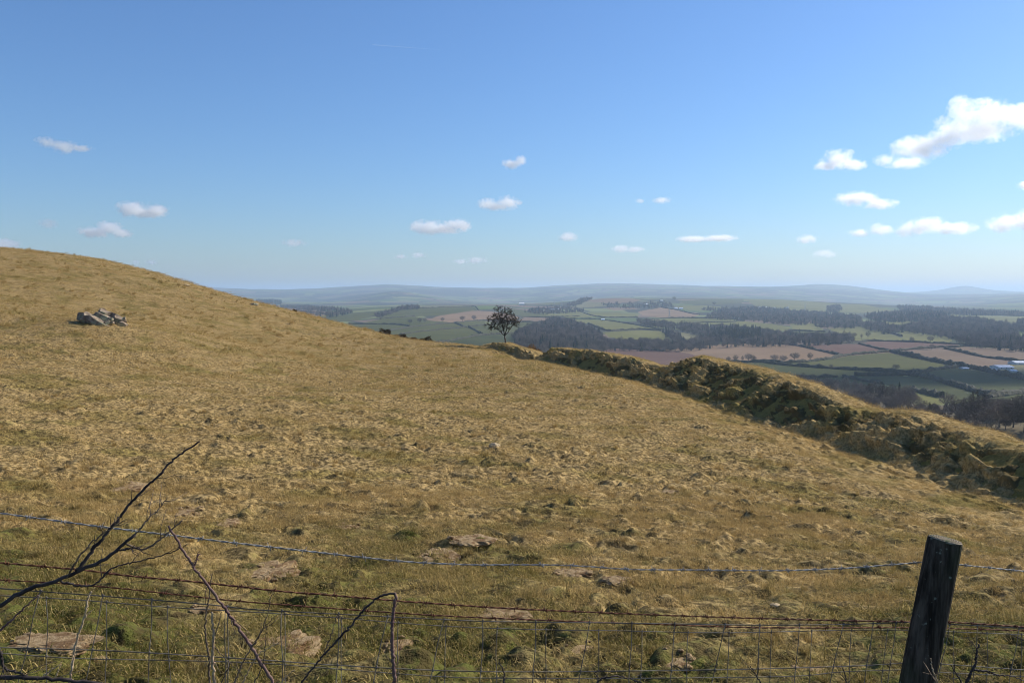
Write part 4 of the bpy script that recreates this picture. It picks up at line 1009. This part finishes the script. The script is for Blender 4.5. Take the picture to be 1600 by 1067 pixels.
pylon(1046, 497, 14, 'thin pylon in the distant pink ploughed field')
# ------------------------------------------------------------------ the fence in front
def fp(px, py, off=0.0):
    """point on the fence line: a vertical plane running away to the right; off moves it away from the camera"""
    u, s = ray(px, py); y = (2.65 + off) / (1 - .2 * u); return Vector((u * y, y, s * y))
def mat_wire(name, a, b, metal=.6, rough=.5):
    s = NT(name); tc = s.n('TexCoord').outputs['Object']; n = s.noise(tc, 30, 4)
    bs = s.bsdf(s.mix(s.rng(n, .35, .65), rgb(*a), rgb(*b)), rough, spec=.4); bs.inputs['Metallic'].default_value = metal; return s.done(bs)
M['galv'] = mat_wire('galvanised_wire', (.20, .185, .165), (.34, .32, .29), .0, .6)
M['rust'] = mat_wire('rusty_wire', (.10, .035, .018), (.19, .075, .035), .15, .85)
M['net'] = mat_wire('weathered_netting_wire', (.085, .068, .05), (.19, .165, .135), .0, .7)
def barb_mesh(name, mat, spike, r):
    ps = []
    t = np.linspace(0, 4 * math.pi, 15)
    ps.append(tube([((q - 2 * math.pi) * .0011, math.cos(q) * .0042, math.sin(q) * .0042) for q in t], r * .8, 4))
    for a_, tilt in ((.7, .5), (.7 + math.pi, -.4), (2.3, -.6), (2.3 + math.pi, .55)):
        ps.append(tube([(tilt * .004, 0, 0), (tilt * spike, math.cos(a_) * spike, math.sin(a_) * spike)], [r * .9, r * .35], 4))
    v, f = joinvf(ps); o = mesh_obj('barb', v, f, mat); me = o.data; bpy.data.objects.remove(o); return me
def barbed(label, spans, mat, r, twist, barb, spacing, off, jit=0.):
    P0 = fp(*spans[0][0], off); t = empty('barbed_wire', (P0.x, P0.y, P0.z)); rg = np.random.default_rng(len(label))
    for sp in spans:
        path = smooth_path([fp(a, b, off) for a, b in sp], max(12, len(sp) * 40)); path = path + rg.normal(0, jit, path.shape) * (np.arange(len(path)) % 7 == 0)[:, None]
        L = np.r_[0, np.cumsum(np.linalg.norm(np.diff(path, axis=0), axis=1))]; n = int(L[-1] / .009)
        tt = np.linspace(0, L[-1], n); Q = np.stack([np.interp(tt, L, path[:, k_]) for k_ in range(3)], 1)
        for ph in (0, math.pi):
            q = Q + np.stack([0 * tt, np.cos(tt / .011 + ph) * twist, np.sin(tt / .011 + ph) * twist], 1)
            v, f = tube(q - np.array(P0), r, 4); mesh_obj('strand', v, f, mat, t)
        s_ = rg.uniform(.02, spacing)
        while s_ < L[-1]:
            p = np.array([np.interp(s_, L, path[:, k_]) for k_ in range(3)]); p2 = np.array([np.interp(min(s_ + .01, L[-1]), L, path[:, k_]) for k_ in range(3)])
            o = mesh_obj('barb', 0, 0, parent=t, me=barb); o.location = p - np.array(P0); d = Vector(p2 - p)
            if d.length > 1e-6: o.rotation_euler = (d.to_track_quat('X', 'Z') @ Matrix.Rotation(rg.uniform(0, 6.28), 3, 'X').to_quaternion()).to_euler()
            s_ += spacing * rg.uniform(.9, 1.1)
    return tag(t, label, 'wire')
bg1 = barb_mesh('b1', M['galv'], .013, .0017); br1 = barb_mesh('b2', M['rust'], .013, .0018)
barbed('grey galvanised barbed wire, topmost on the fence', [[(-700,708),(-350,758),(-40,797),(0,801.5),(94,814),(145,821),(268,836),(373,848.6),(500,863),(527,866),(632,877),(737,882),(794,882),(887,883),(985,889),(1072,890),(1194,891),(1263,890),(1336,886.5),(1397,881.6),(1446,877.5)], [(1446,877.5),(1496,881.6),(1600,892),(1660,897),(2100,915)]], M['galv'], .0016, .0016, bg1, .098, .066)
barbed('upper rusty brown barbed wire, below the grey one', [[(-700,818),(-350,848),(-40,876),(0,879),(127,890),(199,899),(319,910),(435,923),(512,929),(610,937.5),(715,945),(805,950.6),(992,959),(1121,963.6),(1267,968),(1421,971),(1474,971),(1600,979),(1660,982),(2100,1000)]], M['rust'], .0018, .0015, br1, .098, .066, .0008)
barbed('lower rusty brown barbed wire, just above the netting', [[(-700,850),(-350,878),(-40,903),(0,905.5),(94,911),(199,920),(326,934),(400,941),(561,953),(700,962),(850,968.6),(1000,974),(1194,980),(1421,980),(1474,981),(1600,985),(1660,988),(2100,1005)]], M['rust'], .0016, .0012, br1, .21, .072, .0008)
def netting(label, rows, stays, off, r, lean):
    P0 = fp(800, 1000, off); t = empty('wire_netting', tuple(P0)); rows3 = []
    for rw in rows:
        path = smooth_path([fp(a, b, off) for a, b in rw], 160); v, f = tube(path - np.array(P0), r, 5); mesh_obj('line_wire', v, f, M['net'], t); rows3.append(rw)
    ks = []
    knot = tube([(0, -.002, -.006), (.002, .003, 0), (0, -.002, .006)], [r * 1.1, r * 2.0, r * 1.1], 5)
    o = mesh_obj('k', knot[0], knot[1], M['net']); kme = o.data; bpy.data.objects.remove(o)
    for sx, ln in stays:
        pts = []
        for j, rw in enumerate(rows3):
            xs = sx + ln * j; ys = np.interp(xs, [q[0] for q in rw], [q[1] for q in rw]); pts.append(fp(xs, ys, off + .002))
            kb = mesh_obj('knot', 0, 0, parent=t, me=kme); kb.location = pts[-1] - P0
        pts2 = []
        for a_, b_ in zip(pts[:-1], pts[1:]):
            pts2 += [a_, (a_ * .5 + b_ * .5) + Vector((random.uniform(-.004, .004), random.uniform(-.004, .004), 0))]
        pts2.append(pts[-1]); v, f = tube(smooth_path(pts2, 14) - np.array(P0), r * .85, 4); mesh_obj('stay_wire', v, f, M['net'], t)
    return tag(t, label, 'netting')
def down(rw, d): return [(a, b + d) for a, b in rw]
A1 = [(-700,868),(-350,892),(-40,916),(0,919),(163,931),(326,944),(400,952),(531,959),(696,967.5),(775,970.5),(900,972),(1052,974),(1186,976),(1316,975),(1421,972),(1474,974),(1600,981),(1660,984),(2100,1002)]
A2 = [(-700,985),(-350,998),(-40,1010),(0,1011),(145,1015),(261,1021),(417,1031),(531,1039),(692,1047),(831,1049),(950,1048),(1113,1046),(1234,1043),(1356,1039),(1420,1035),(1474,1037),(1600,1046),(1660,1049),(2100,1068)]
B1 = [(-700,880),(-350,904),(-40,927),(0,930),(127,937),(254,947.6),(400,956),(531,965),(700,978),(865,983.6),(950,984.5),(1133,988),(1316,984),(1421,984),(1474,986),(1600,991),(1660,994),(2100,1012)]
B2 = [(-700,992),(-350,1005),(-40,1018),(0,1020),(120,1028),(261,1031),(400,1035),(501,1042.5),(700,1057),(850,1059),(1000,1059),(1234,1056),(1316,1049),(1421,1046),(1474,1050),(1600,1056),(1660,1058),(2100,1078)]
netting('front layer of grey wire netting along the fence foot', [A1, A2, down(A2, 76), down(A2, 160)], [(-640,-5),(-550,-8),(-455,-4),(-365,-6),(-275,-4),(-190,-8),(-105,-4),(-22,-9),(63,-20),(160,-16),(237,-4),(355,2),(440,2),(529,-2),(606,-18),(694,-18),(754,-3),(837,-4),(921,-14),(987,-4),(1054,-5),(1133,-16),(1187,-3),(1249,-6),(1318,-16),(1364,-10),(1400,-9),(1484,-14),(1527,-4),(1592,-12),(1640,-4),(1690,-6),(1740,-4),(1795,-8),(1850,-4),(1905,-4),(1960,-6)], .064, .0018, 0)
netting('rear layer of grey wire netting, a hand behind the first', [B1, B2, down(B2, 70), down(B2, 146)], [(-620,0),(-530,0),(-440,0),(-350,0),(-265,0),(-180,0),(-95,0),(-10,0),(72,0),(166,0),(262,2),(352,1),(445,0),(534,-1),(622,0),(697,-2),(777,-1),(853,0),(935,-1),(1003,-2),(1075,-2),(1139,-3),(1205,-2),(1268,-3),(1330,-3),(1387,-8),(1490,0),(1542,0),(1596,-2),(1650,0),(1705,0),(1760,0),(1815,0),(1870,0),(1930,0)], .17, .0016, 0)
# post: a round timber leaning to the right
top = fp(1477.5, 843, -.0); foot_ = fp(1430, 1078, 0.0); ax = (top - foot_).normalized(); ln_ = (top - foot_).length
gz_ = gz(foot_.x, foot_.y); base = foot_ - ax * ((foot_.z - gz_) / ax.z + .25)
post = empty('fence_post', tuple(base)); Lp = (top - base).length; rg = np.random.default_rng(5); sides, rings = 96, 40; V = []
up = Vector((0, 0, 1)); ex = ax.cross(Vector((0, 1, 0))).normalized(); ey = ax.cross(ex).normalized()
for i in range(rings):
    z = Lp * i / (rings - 1)
    for q in range(sides):
        a_ = 2 * math.pi * q / sides
        r_ = .0575 * (1 + .02 * math.sin(3 * a_ + z * 1.3) + .05 * float(noise(np.array(a_ * 3.2), np.array(z * 2.0), 3)) + .035 * float(noise(np.array(a_ * 9), np.array(z * 1.1), 4)))
        for a0, w0, dp in ((4.1, .05, .10), (5.0, .035, .07), (4.55, .03, .05), (3.3, .05, .08), (1.2, .05, .08)): r_ *= 1 - dp * math.exp(-((a_ - a0 - .05 * math.sin(z * 5)) / w0) ** 2) * (.4 + .6 * min(1, z / Lp * 1.4))
        if i == rings - 1: r_ *= .975
        V.append(ax * z + (ex * math.cos(a_) + ey * math.sin(a_)) * r_)
F = [(i * sides + q, i * sides + (q + 1) % sides, (i + 1) * sides + (q + 1) % sides, (i + 1) * sides + q) for i in range(rings - 1) for q in range(sides)]
s = NT('weathered_timber'); tc = s.n('TexCoord').outputs['Object']; mp = s.n('Mapping'); s.put(mp.inputs[0], tc); mp.inputs['Scale'].default_value = (30, 30, 2.2)
gr = s.noise(mp.outputs[0], 1.0, 6, .65); alg = s.rng(s.noise(tc, 4.0, 4), .45, .62)
col = s.mix(s.rng(gr, .35, .7), rgb(.018, .014, .010), rgb(.12, .094, .068)); col = s.mix(s.math('MULTIPLY', alg, .6), col, rgb(.035, .045, .020)); col = s.mix(s.rng(s.noise(tc, 34, 3), .64, .70, 0, .7), col, rgb(.22, .23, .17))
M['timber'] = s.done(s.bsdf(col, .9, gr, .8, .006, spec=.15))
mesh_obj('post_body', V, F, M['timber'], post)
s = NT('cut_end_grain'); tc = s.n('TexCoord').outputs['Object']; wv = s.n('TexWave', wave_type='RINGS', rings_direction='Z'); s.put(wv.inputs['Vector'], tc); wv.inputs['Scale'].default_value = 38; wv.inputs['Distortion'].default_value = 3.0; wv.inputs['Detail'].default_value = 2
col = s.mix(wv.outputs['Fac'], rgb(.085, .07, .05), rgb(.27, .22, .15)); col = s.mix(s.rng(s.noise(tc, 25, 4), .5, .65), col, rgb(.10, .11, .06))
M['endgrain'] = s.done(s.bsdf(col, .9, wv.outputs['Fac'], .5, .004, spec=.1))
V2 = [(0, 0, .006)]; F2 = []
for j, fr in enumerate((.35, .7, .93, 1.0)):
    for q in range(sides):
        a_ = 2 * math.pi * q / sides; V2.append((math.cos(a_) * .0565 * fr, math.sin(a_) * .0565 * fr, (.006, .005, .003, -.004)[j] + rg.normal(0, .0007)))
for q in range(sides): F2.append((0, 1 + q, 1 + (q + 1) % sides))
for j in range(3):
    for q in range(sides): F2.append((1 + j * sides + q, 1 + (j + 1) * sides + q, 1 + (j + 1) * sides + (q + 1) % sides, 1 + j * sides + (q + 1) % sides))
eg = mesh_obj('end_grain', V2, F2, M['endgrain'], post); eg.location = ax * Lp; eg.rotation_euler = ax.to_track_quat('Z', 'Y').to_euler()
for px, py in ((1468, 879), (1452, 972), (1441, 1036)):
    p = fp(px, py, .062) - Vector(base); v, f = tube([p + Vector((-.006, -.02, .004)), p + Vector((-.007, .008, .004)), p + Vector((.007, .008, -.004)), p + Vector((.006, -.02, -.004))], .0019, 5); mesh_obj('staple', v, f, M['rust'], post)
tag(post, 'dark round timber fence post leaning to the right', 'post')

# ------------------------------------------------------------------ dead stems and twigs round the fence
M['stem_dark'] = mat_noise('dark_bark', (.030, .022, .020), (.075, .058, .050), 25, .85, .6, .002, spec=.25)
M['stem_red'] = mat_noise('bramble_bark', (.11, .055, .050), (.20, .12, .095), 25, .8, .5, .002, spec=.3)
M['stem_tan'] = mat_noise('dry_stalk', (.30, .20, .12), (.48, .36, .22), 25, .8, .3, .001)
M['stem_brown'] = mat_noise('brown_twig', (.10, .070, .045), (.19, .14, .095), 25, .85, .4, .001)
def knobbly(path, r0, r1, seed, sides=7, wob=.004):
    rg = np.random.default_rng(seed); n = max(12, len(path) * 9); Q = smooth_path(path, n); Q = Q + rg.normal(0, wob * .35, Q.shape)
    t = np.linspace(0, 1, n); r_ = r0 + (r1 - r0) * t; r_ = r_ * (1 + .16 * np.maximum(0, np.sin(t * n * .55 + seed)) ** 6 + .06 * rg.normal(0, 1, n)); return tube(Q, list(np.maximum(r_, .0006)), sides)
def plant(name, label, cat, mat, stems, off, thorns=0, tmat=None):
    P0 = fp(*stems[0][1][0], off); t = empty(name, tuple(P0)); rg = np.random.default_rng(len(label))
    for i, st in enumerate(stems):
        nm, pts, r0, r1 = st[:4]; o_ = st[4] if len(st) > 4 else 0; mt = st[5] if len(st) > 5 else mat
        path = [fp(a, b, off + o_ * j / max(1, len(pts) - 1)) - P0 for j, (a, b) in enumerate(pts)]
        v, f = knobbly(path, r0, r1, i + len(label)); so_ = mesh_obj(nm, v, f, M[mt], t)
        if r0 > .0022 and nm != 'thorn':
            Q = smooth_path(path, 60)
            for q in range(5 if name == 'dead_branch' else 3):
                j = rg.integers(8, 56); d = Vector(Q[j + 1] - Q[j]).normalized(); sdv = d.cross(Vector(rg.normal(0, 1, 3))).normalized(); p = Vector(Q[j]); l_ = rg.uniform(.02, .07)
                v, f = tube([p, p + (sdv * .7 + d * .5) * l_ * .5, p + (sdv * .8 + d * .9) * l_ + Vector((0, 0, .004))], [.0013, .0010, .0005], 5); mesh_obj('side_shoot', v, f, M[mt], so_)
        if thorns:
            Q = smooth_path(path, 60)
            for q in range(thorns):
                j = rg.integers(2, 57); d = Vector(Q[j + 1] - Q[j]).normalized(); sdv = d.cross(Vector(rg.normal(0, 1, 3))).normalized(); p = Vector(Q[j])
                v, f = tube([p, p + sdv * .005 + d * .001, p + sdv * .011 - d * .003], [.0022, .0013, .0003], 5); mesh_obj('thorn', v, f, M[mt], so_)
    return tag(t, label, cat)
plant('dead_branch', 'dark dead branch reaching up from the left edge across the wires', 'branch', 'stem_dark', [
 ('limb', [(-420,1330),(-250,1120),(-60,975),(0,946),(36,923),(91,906.6),(127,890),(159.5,876),(188.5,854),(212,834)], .0098, .0042),
 ('side_twig', [(120,893),(152,850),(178,820),(214,774),(246.5,745),(268,720),(312,690)], .0052, .0022, .06),
 ('side_twig', [(105,902),(118,878),(145,846),(176,824),(196,812)], .0028, .001, -.05, 'stem_brown'),
 ('side_twig', [(212,834),(232,810),(248,795),(261,778)], .0026, .001, .05, 'stem_brown'),
 ('side_twig', [(91,907),(125,915),(149,912),(174,888.5),(217.5,876),(250,868),(279,858),(292,850)], .0030, .0012, .05),
 ('side_twig', [(196,849),(225,858),(254,839.5),(285,812)], .0030, .0018, .05, 'stem_brown'),
 ('side_twig', [(181,861),(200,857),(219,855)], .0030, .0012, -.03)], -.16)
plant('dead_branch', 'dark twig lying along the bottom left corner', 'branch', 'stem_dark', [
 ('limb', [(-300,1150),(-40,1052),(0,1057),(52.6,1058.7),(105,1063),(151,1067),(220,1078)], .0072, .0045),
 ('side_twig', [(-6,1000),(0,1017),(7,1043),(25,1049),(42,1055)], .0040, .0022)], -.14)
plant('bramble_stem', 'straight purplish bramble stem slanting down right through the wires', 'bramble', 'stem_red', [
 ('stem', [(262,822),(272,836),(301,883),(337,930),(370,977),(395,1013.6),(422.5,1060.7),(436,1090)], .0030, .0050),
 ('side_twig', [(303,886),(308,872),(310,862)], .0018, .0008)], -.12, 9)
plant('bramble_stem', 'bent stem forming a sharp arch in front of the netting', 'bramble', 'stem_red', [
 ('stem', [(618,1100),(617,1066),(615,1040),(612.8,1005),(613.6,970),(616,945.5),(619,932),(616,925.5)], .0062, .0044),
 ('arching_twig', [(617,926),(595,931.5),(579.5,942),(562,959.5),(546,980.5),(520,1006.8),(495,1036),(468,1070)], .0034, .0026, 0, 'stem_dark'),
 ('side_twig', [(538,987),(528,960),(520,985),(505,1023)], .0012, .0016, 0, 'stem_brown')], -.11, 5)
plant('dry_stalk', 'pale dry stalk with a broken top left of the bramble', 'stalk', 'stem_tan', [
 ('stem', [(144,924),(139,930),(133,960.6),(122.7,992),(114,1029),(110,1058.7),(106,1080)], .0024, .0034), ('side_twig', [(131,963),(137,958),(145,953)], .0014, .0007)], -.09)
plant('dry_stalk', 'thin reddish stalk leaning from the left edge', 'stalk', 'stem_red', [('stem', [(60,929),(40,947),(20,966),(-6,990)], .0016, .0034)], -.09)
plant('dry_stalk', 'pale straw blades lying low near the left corner', 'stalk', 'stem_tan', [('stem', [(92,1038),(78,1048),(64,1060)], .0012, .0022), ('side_twig', [(96,1034),(90,1050),(84,1064)], .0009, .0018)], -.05)
plant('sapling', 'slim brown upright stem beside the pale one, under the wires', 'stem', 'stem_brown', [
 ('stem', [(331,897),(330,901),(326.6,932.6),(322,964),(320.5,992),(325.7,1020),(327.5,1067),(328,1085)], .0014, .0034)], -.10)
plant('sapling', 'pale grey upright stem with forked thin twigs', 'stem', 'stem_tan', [
 ('stem', [(331,956),(331.5,964),(333.6,994),(332,1023.7),(334.5,1067),(335,1085)], .0026, .0046),
 ('side_twig', [(333,1003),(338,985),(343,970),(346,955)], .0014, .0007, 0, 'stem_brown'), ('side_twig', [(332,1008),(346,1022),(358,1034),(372,1047),(380,1056)], .0016, .0008, 0, 'stem_brown')], -.13)
plant('twiggy_shrub', 'bundle of thin twigs fanning up from the bottom, right of the bramble', 'shrub', 'stem_brown', [
 ('stem', [(362,1075),(382.7,1029),(396.7,1006),(409,985),(416,964),(426.5,925.6)], .0026, .0010), ('stem', [(399,1006),(406,990),(417.7,974.6),(428,964),(438.7,958)], .0016, .0007),
 ('stem', [(376,1075),(386,1052),(404,1022),(420,1012),(434,1003)], .0022, .0008, 0, 'stem_tan'), ('stem', [(392,1078),(410,1040),(414,1015),(417,978)], .0018, .0008, 0, 'stem_dark'), ('stem', [(428,1080),(450,1054),(462,1046)], .0018, .0008, 0, 'stem_tan'), ('stem', [(340,1078),(352,1052),(360,1036)], .002, .0009, 0, 'stem_dark')], -.12)
plant('twiggy_shrub', 'dark forked twigs to the right of the fence post', 'shrub', 'stem_dark', [
 ('stem', [(1506,1082),(1511,1064),(1518,1050),(1524,1036),(1526,1022),(1529,1006)], .0058, .0026), ('stem', [(1504,1068),(1494,1052),(1486,1038)], .0030, .0016), ('stem', [(1522,1046),(1540,1048),(1560,1054),(1580,1056),(1604,1064)], .0036, .0016),
 ('stem', [(1527,1012),(1519,1004),(1512,994),(1511,985)], .0014, .0007, 0, 'stem_brown'), ('stem', [(1600,1000),(1586,994),(1572,988)], .0018, .0010)], -.10)
plant('dry_stalk', 'pale thin twig against the foot of the fence post', 'stalk', 'stem_tan', [('stem', [(1468,1075),(1462,1058),(1457,1044),(1454,1028)], .0030, .0012), ('side_twig', [(1460,1054),(1450,1052),(1442,1050)], .0014, .0008, 0, 'stem_brown')], -.16)
plant('twiggy_shrub', 'low dark twigs at the bottom right of centre', 'shrub', 'stem_dark', [
 ('stem', [(925,1080),(938,1062),(960,1056),(985,1060),(1010,1070)], .0030, .0018), ('stem', [(940,1062),(930,1050),(948,1046)], .0018, .0009), ('stem', [(1192,1080),(1186,1062),(1178,1048),(1172,1040)], .0026, .0012), ('stem', [(1322,1080),(1322,1062),(1318,1046)], .0028, .0014), ('stem', [(778,1035),(786,1046),(788,1075)], .0014, .0028)], -.08)
# ------------------------------------------------------------------ air and clouds
def mat_haze():
    s = NT('hazy_air'); v = s.n('VolumePrincipled'); v.inputs['Color'].default_value = (.61, .79, 1.0, 1); v.inputs['Density'].default_value = 1.4e-4
    v.inputs['Anisotropy'].default_value = .25
    s.t.links.new(v.outputs[0], s.out.inputs['Volume']); return s.m
X0, X1, Y0, Y1, Z0, Z1 = -34000, 34000, -60, 34000, -260, 110
hz = mesh_obj('haze', [(X0, Y0, Z0), (X1, Y0, Z0), (X1, Y1, Z0), (X0, Y1, Z0), (X0, Y0, Z1), (X1, Y0, Z1), (X1, Y1, Z1), (X0, Y1, Z1)],
              [(0, 3, 2, 1), (4, 5, 6, 7), (0, 1, 5, 4), (1, 2, 6, 5), (2, 3, 7, 6), (3, 0, 4, 7)], mat_haze(), smooth=False)
tag(hz, kind='stuff')

def cloud(label, px, py, y, blobs, dens=1.0, seed=0, soft=1.0):
    """blobs: (dx, dy, rx, ry) in picture points round px, py; depth radius follows the width"""
    k = y / FPX; o_ = pt(px, py, y); V, F = [], []; bl = []
    for dx, dy, rx, ry in blobs: bl.append((np.array((dx * k, random.uniform(-.2, .2) * rx * k, -dy * k)), np.array((rx * k, rx * k * .9, ry * k))))
    bm = bmesh.new()
    for c_, r_ in bl:
        bmesh.ops.create_icosphere(bm, subdivisions=3, radius=1.08, matrix=Matrix.Translation(Vector(c_)) @ Matrix.Diagonal(Vector((*r_, 1))))
    me = bpy.data.meshes.new('cloud'); bm.to_mesh(me); bm.free()
    o = bpy.data.objects.new('cloud', me); C.objects.link(o); o.location = o_
    md = o.modifiers.new('merge', 'REMESH'); md.mode = 'VOXEL'; md.voxel_size = max(min(r_[2] for _, r_ in bl) / 5, 4.0)
    s = NT('cloud_vapour'); tc = s.n('TexCoord').outputs['Object']; mx = None
    size = max(r_[2] for _, r_ in bl)
    for c_, r_ in bl:
        d = s.n('VectorMath', operation='SUBTRACT'); s.put(d.inputs[0], tc); d.inputs[1].default_value = c_
        q = s.n('VectorMath', operation='MULTIPLY'); s.put(q.inputs[0], d); q.inputs[1].default_value = 1 / r_
        l = s.n('VectorMath', operation='LENGTH'); s.put(l.inputs[0], q); f = s.math('SUBTRACT', 1.0, l.outputs['Value'])
        mx = f if mx is None else s.math('MAXIMUM', mx, f)
    off = s.n('VectorMath', operation='ADD'); s.put(off.inputs[0], tc); off.inputs[1].default_value = (seed * 913.7, seed * 377.1, seed * 51.3)
    n = s.math('ADD', s.math('MULTIPLY', s.noise(off.outputs[0], .9 / size, 6, .62), .55), s.math('MULTIPLY', s.noise(off.outputs[0], 3.4 / size, 5, .7), .45))
    e = s.math('ADD', mx, s.math('MULTIPLY', s.math('SUBTRACT', n, .53), 4.4))
    dn = s.rng(e, .0, .55 * soft, 0.0, dens * 1.35 / size)
    v = s.n('VolumePrincipled'); v.inputs['Color'].default_value = (.995, .995, 1, 1); s.put(v.inputs['Density'], dn); v.inputs['Anisotropy'].default_value = .6
    s.t.links.new(v.outputs[0], s.out.inputs['Volume']); me.materials.append(s.m)
    return tag(o, label, 'cloud', 'small cumulus clouds')
cloud('largest ragged white cloud, high at the right edge', 1520, 195, 5000, [(-30, 8, 34, 26), (-20, -20, 20, 26), (18, -14, 42, 26), (68, -10, 44, 22), (-78, 34, 46, 20), (-50, 24, 40, 18), (8, 10, 60, 20)], 1.0, 1)
cloud('wispy white cloud under the largest cloud at right', 1405, 254, 5600, [(-20, -4, 20, 10), (8, 2, 35, 9)], .5, 2)
cloud('plump white domed cloud left of the largest cloud', 1312, 253, 5600, [(-4, -4, 28, 16), (15, 5, 26, 11), (-22, 6, 20, 8)], 1.1, 3)
cloud('flat two lobed white cloud below the domed cloud', 1350, 314, 8000, [(-12, -3, 36, 12), (26, 5, 28, 9)], .9, 4)
cloud('cloud fragment cut by the right edge of the picture', 1600, 290, 7500, [(0, 0, 12, 9)], .9, 5)
cloud('long low white cloud bank with grey base at right', 1462, 356, 11500, [(-42, 2, 24, 14), (-15, -3, 34, 14), (30, 1, 36, 11)], .9, 6)
cloud('low grey based cloud at the right edge', 1582, 348, 11500, [(-8, 0, 32, 17), (25, -3, 40, 18)], .9, 7)
cloud('small low cloud left of the long cloud bank', 1362, 361, 11500, [(-18, 3, 20, 7), (14, -2, 20, 11)], .8, 8)
cloud('tiny pale cloud low between the right hand clouds', 1260, 374, 13000, [(0, 0, 18, 8)], .6, 9)
cloud('faint veil of cloud very low at right', 1288, 397, 15000, [(0, 0, 22, 8)], .25, 10)
cloud('small square white cloud above the thorn tree', 804, 255, 6000, [(-4, 2, 17, 9), (8, -3, 12, 10)], .9, 11)
cloud('white twin lobed cloud directly above the thorn tree', 780, 319, 8500, [(-16, 1, 20, 10), (14, -2, 22, 12), (0, 3, 24, 7)], .9, 12)
cloud('long white cloud left of the twin lobed cloud', 690, 355, 11000, [(-20, 1, 30, 13), (25, -3, 24, 12), (4, 3, 34, 8)], 1.1, 13)
cloud('tiny cloud to the right of the thorn tree', 887, 370, 12500, [(0, 0, 20, 8)], .7, 14)
cloud('small faint cloud low right of the thorn tree', 978, 389, 14000, [(-8, 0, 17, 7), (14, 1, 18, 6)], .55, 15)
cloud('thin flat cloud over the middle of the valley', 1102, 373, 12500, [(-20, 1, 28, 6), (24, -1, 30, 6)], .6, 16)
cloud('pair of faint specks of cloud right of centre', 1022, 313, 9000, [(-22, 1, 8, 4), (12, 0, 16, 6)], .4, 17)
cloud('faint low cloud strip left of the thorn tree', 735, 407, 15500, [(-14, 2, 14, 5), (10, 0, 18, 6)], .5, 18)
cloud('faint low cloud far left of the thorn tree', 640, 399, 14500, [(-15, 2, 12, 5), (14, 0, 14, 5)], .4, 19)
cloud('white pillow shaped cloud over the left hill', 221, 328, 8500, [(-16, -1, 26, 14), (18, 1, 26, 13), (0, 3, 28, 10)], 1.3, 20)
cloud('grey white cloud below the pillow shaped cloud', 165, 359, 9500, [(-18, 4, 28, 10), (6, -2, 22, 12), (22, 5, 22, 8)], 1.2, 21)
cloud('dim torn cloud high at the left', 92, 227, 5600, [(-18, -4, 20, 9), (12, 4, 24, 11), (36, 6, 20, 6)], .6, 22)
cloud('pale puff low at the left above the hill', 75, 350, 9500, [(0, 0, 17, 9)], .35, 23)
cloud('cloud half hidden by the hill at the left edge', 12, 382, 11500, [(-6, 0, 28, 11)], .8, 24)
cloud('faint cloud pair just above the grass hill', 226, 410, 15500, [(-14, 0, 8, 5), (12, 0, 10, 5)], .45, 25)
cloud('faint small cloud low over the hill shoulder', 460, 380, 12500, [(0, 0, 22, 7)], .35, 26)
# a cloud above the valley, right of the picture, whose shadow lies on the fields
def shade_cloud(px, py, rx, ry, alt, seed, label):
    c_ = Vector(hit(px, py)); q = c_ + SUN * ((alt - c_.z) / SUN.z)
    u, v = q.x / q.y, q.z / q.y
    k = q.y / FPX; cx, cy_ = proj(np.array(q.x), np.array(q.y), np.array(q.z))
    cloud(label, float(cx), float(cy_), q.y, [(-rx * .45 / k, 6, rx * .6 / k, ry / k), (rx * .3 / k, 0, rx * .75 / k, ry * 1.1 / k), (rx * .8 / k, 8, rx * .4 / k, ry * .7 / k)], 1.6, seed)
shade_cloud(1500, 592, 150, 60, 900, 31, 'white cloud outside the picture that shades the green fields')
# contrail
a_, b_ = pt(582, 70.5, 24000), pt(690, 78.5, 24000)
s = NT('contrail_vapour'); v = s.n('VolumePrincipled'); v.inputs['Color'].default_value = (1, 1, 1, 1); v.inputs['Density'].default_value = .004
s.t.links.new(v.outputs[0], s.out.inputs['Volume'])
vv, ff = tube([a_, tuple(np.array(a_) * .6 + np.array(b_) * .4), b_], [16, 14, 5], 8)
tag(mesh_obj('contrail', vv, ff, s.m), 'thin white contrail high in the blue sky', 'contrail')
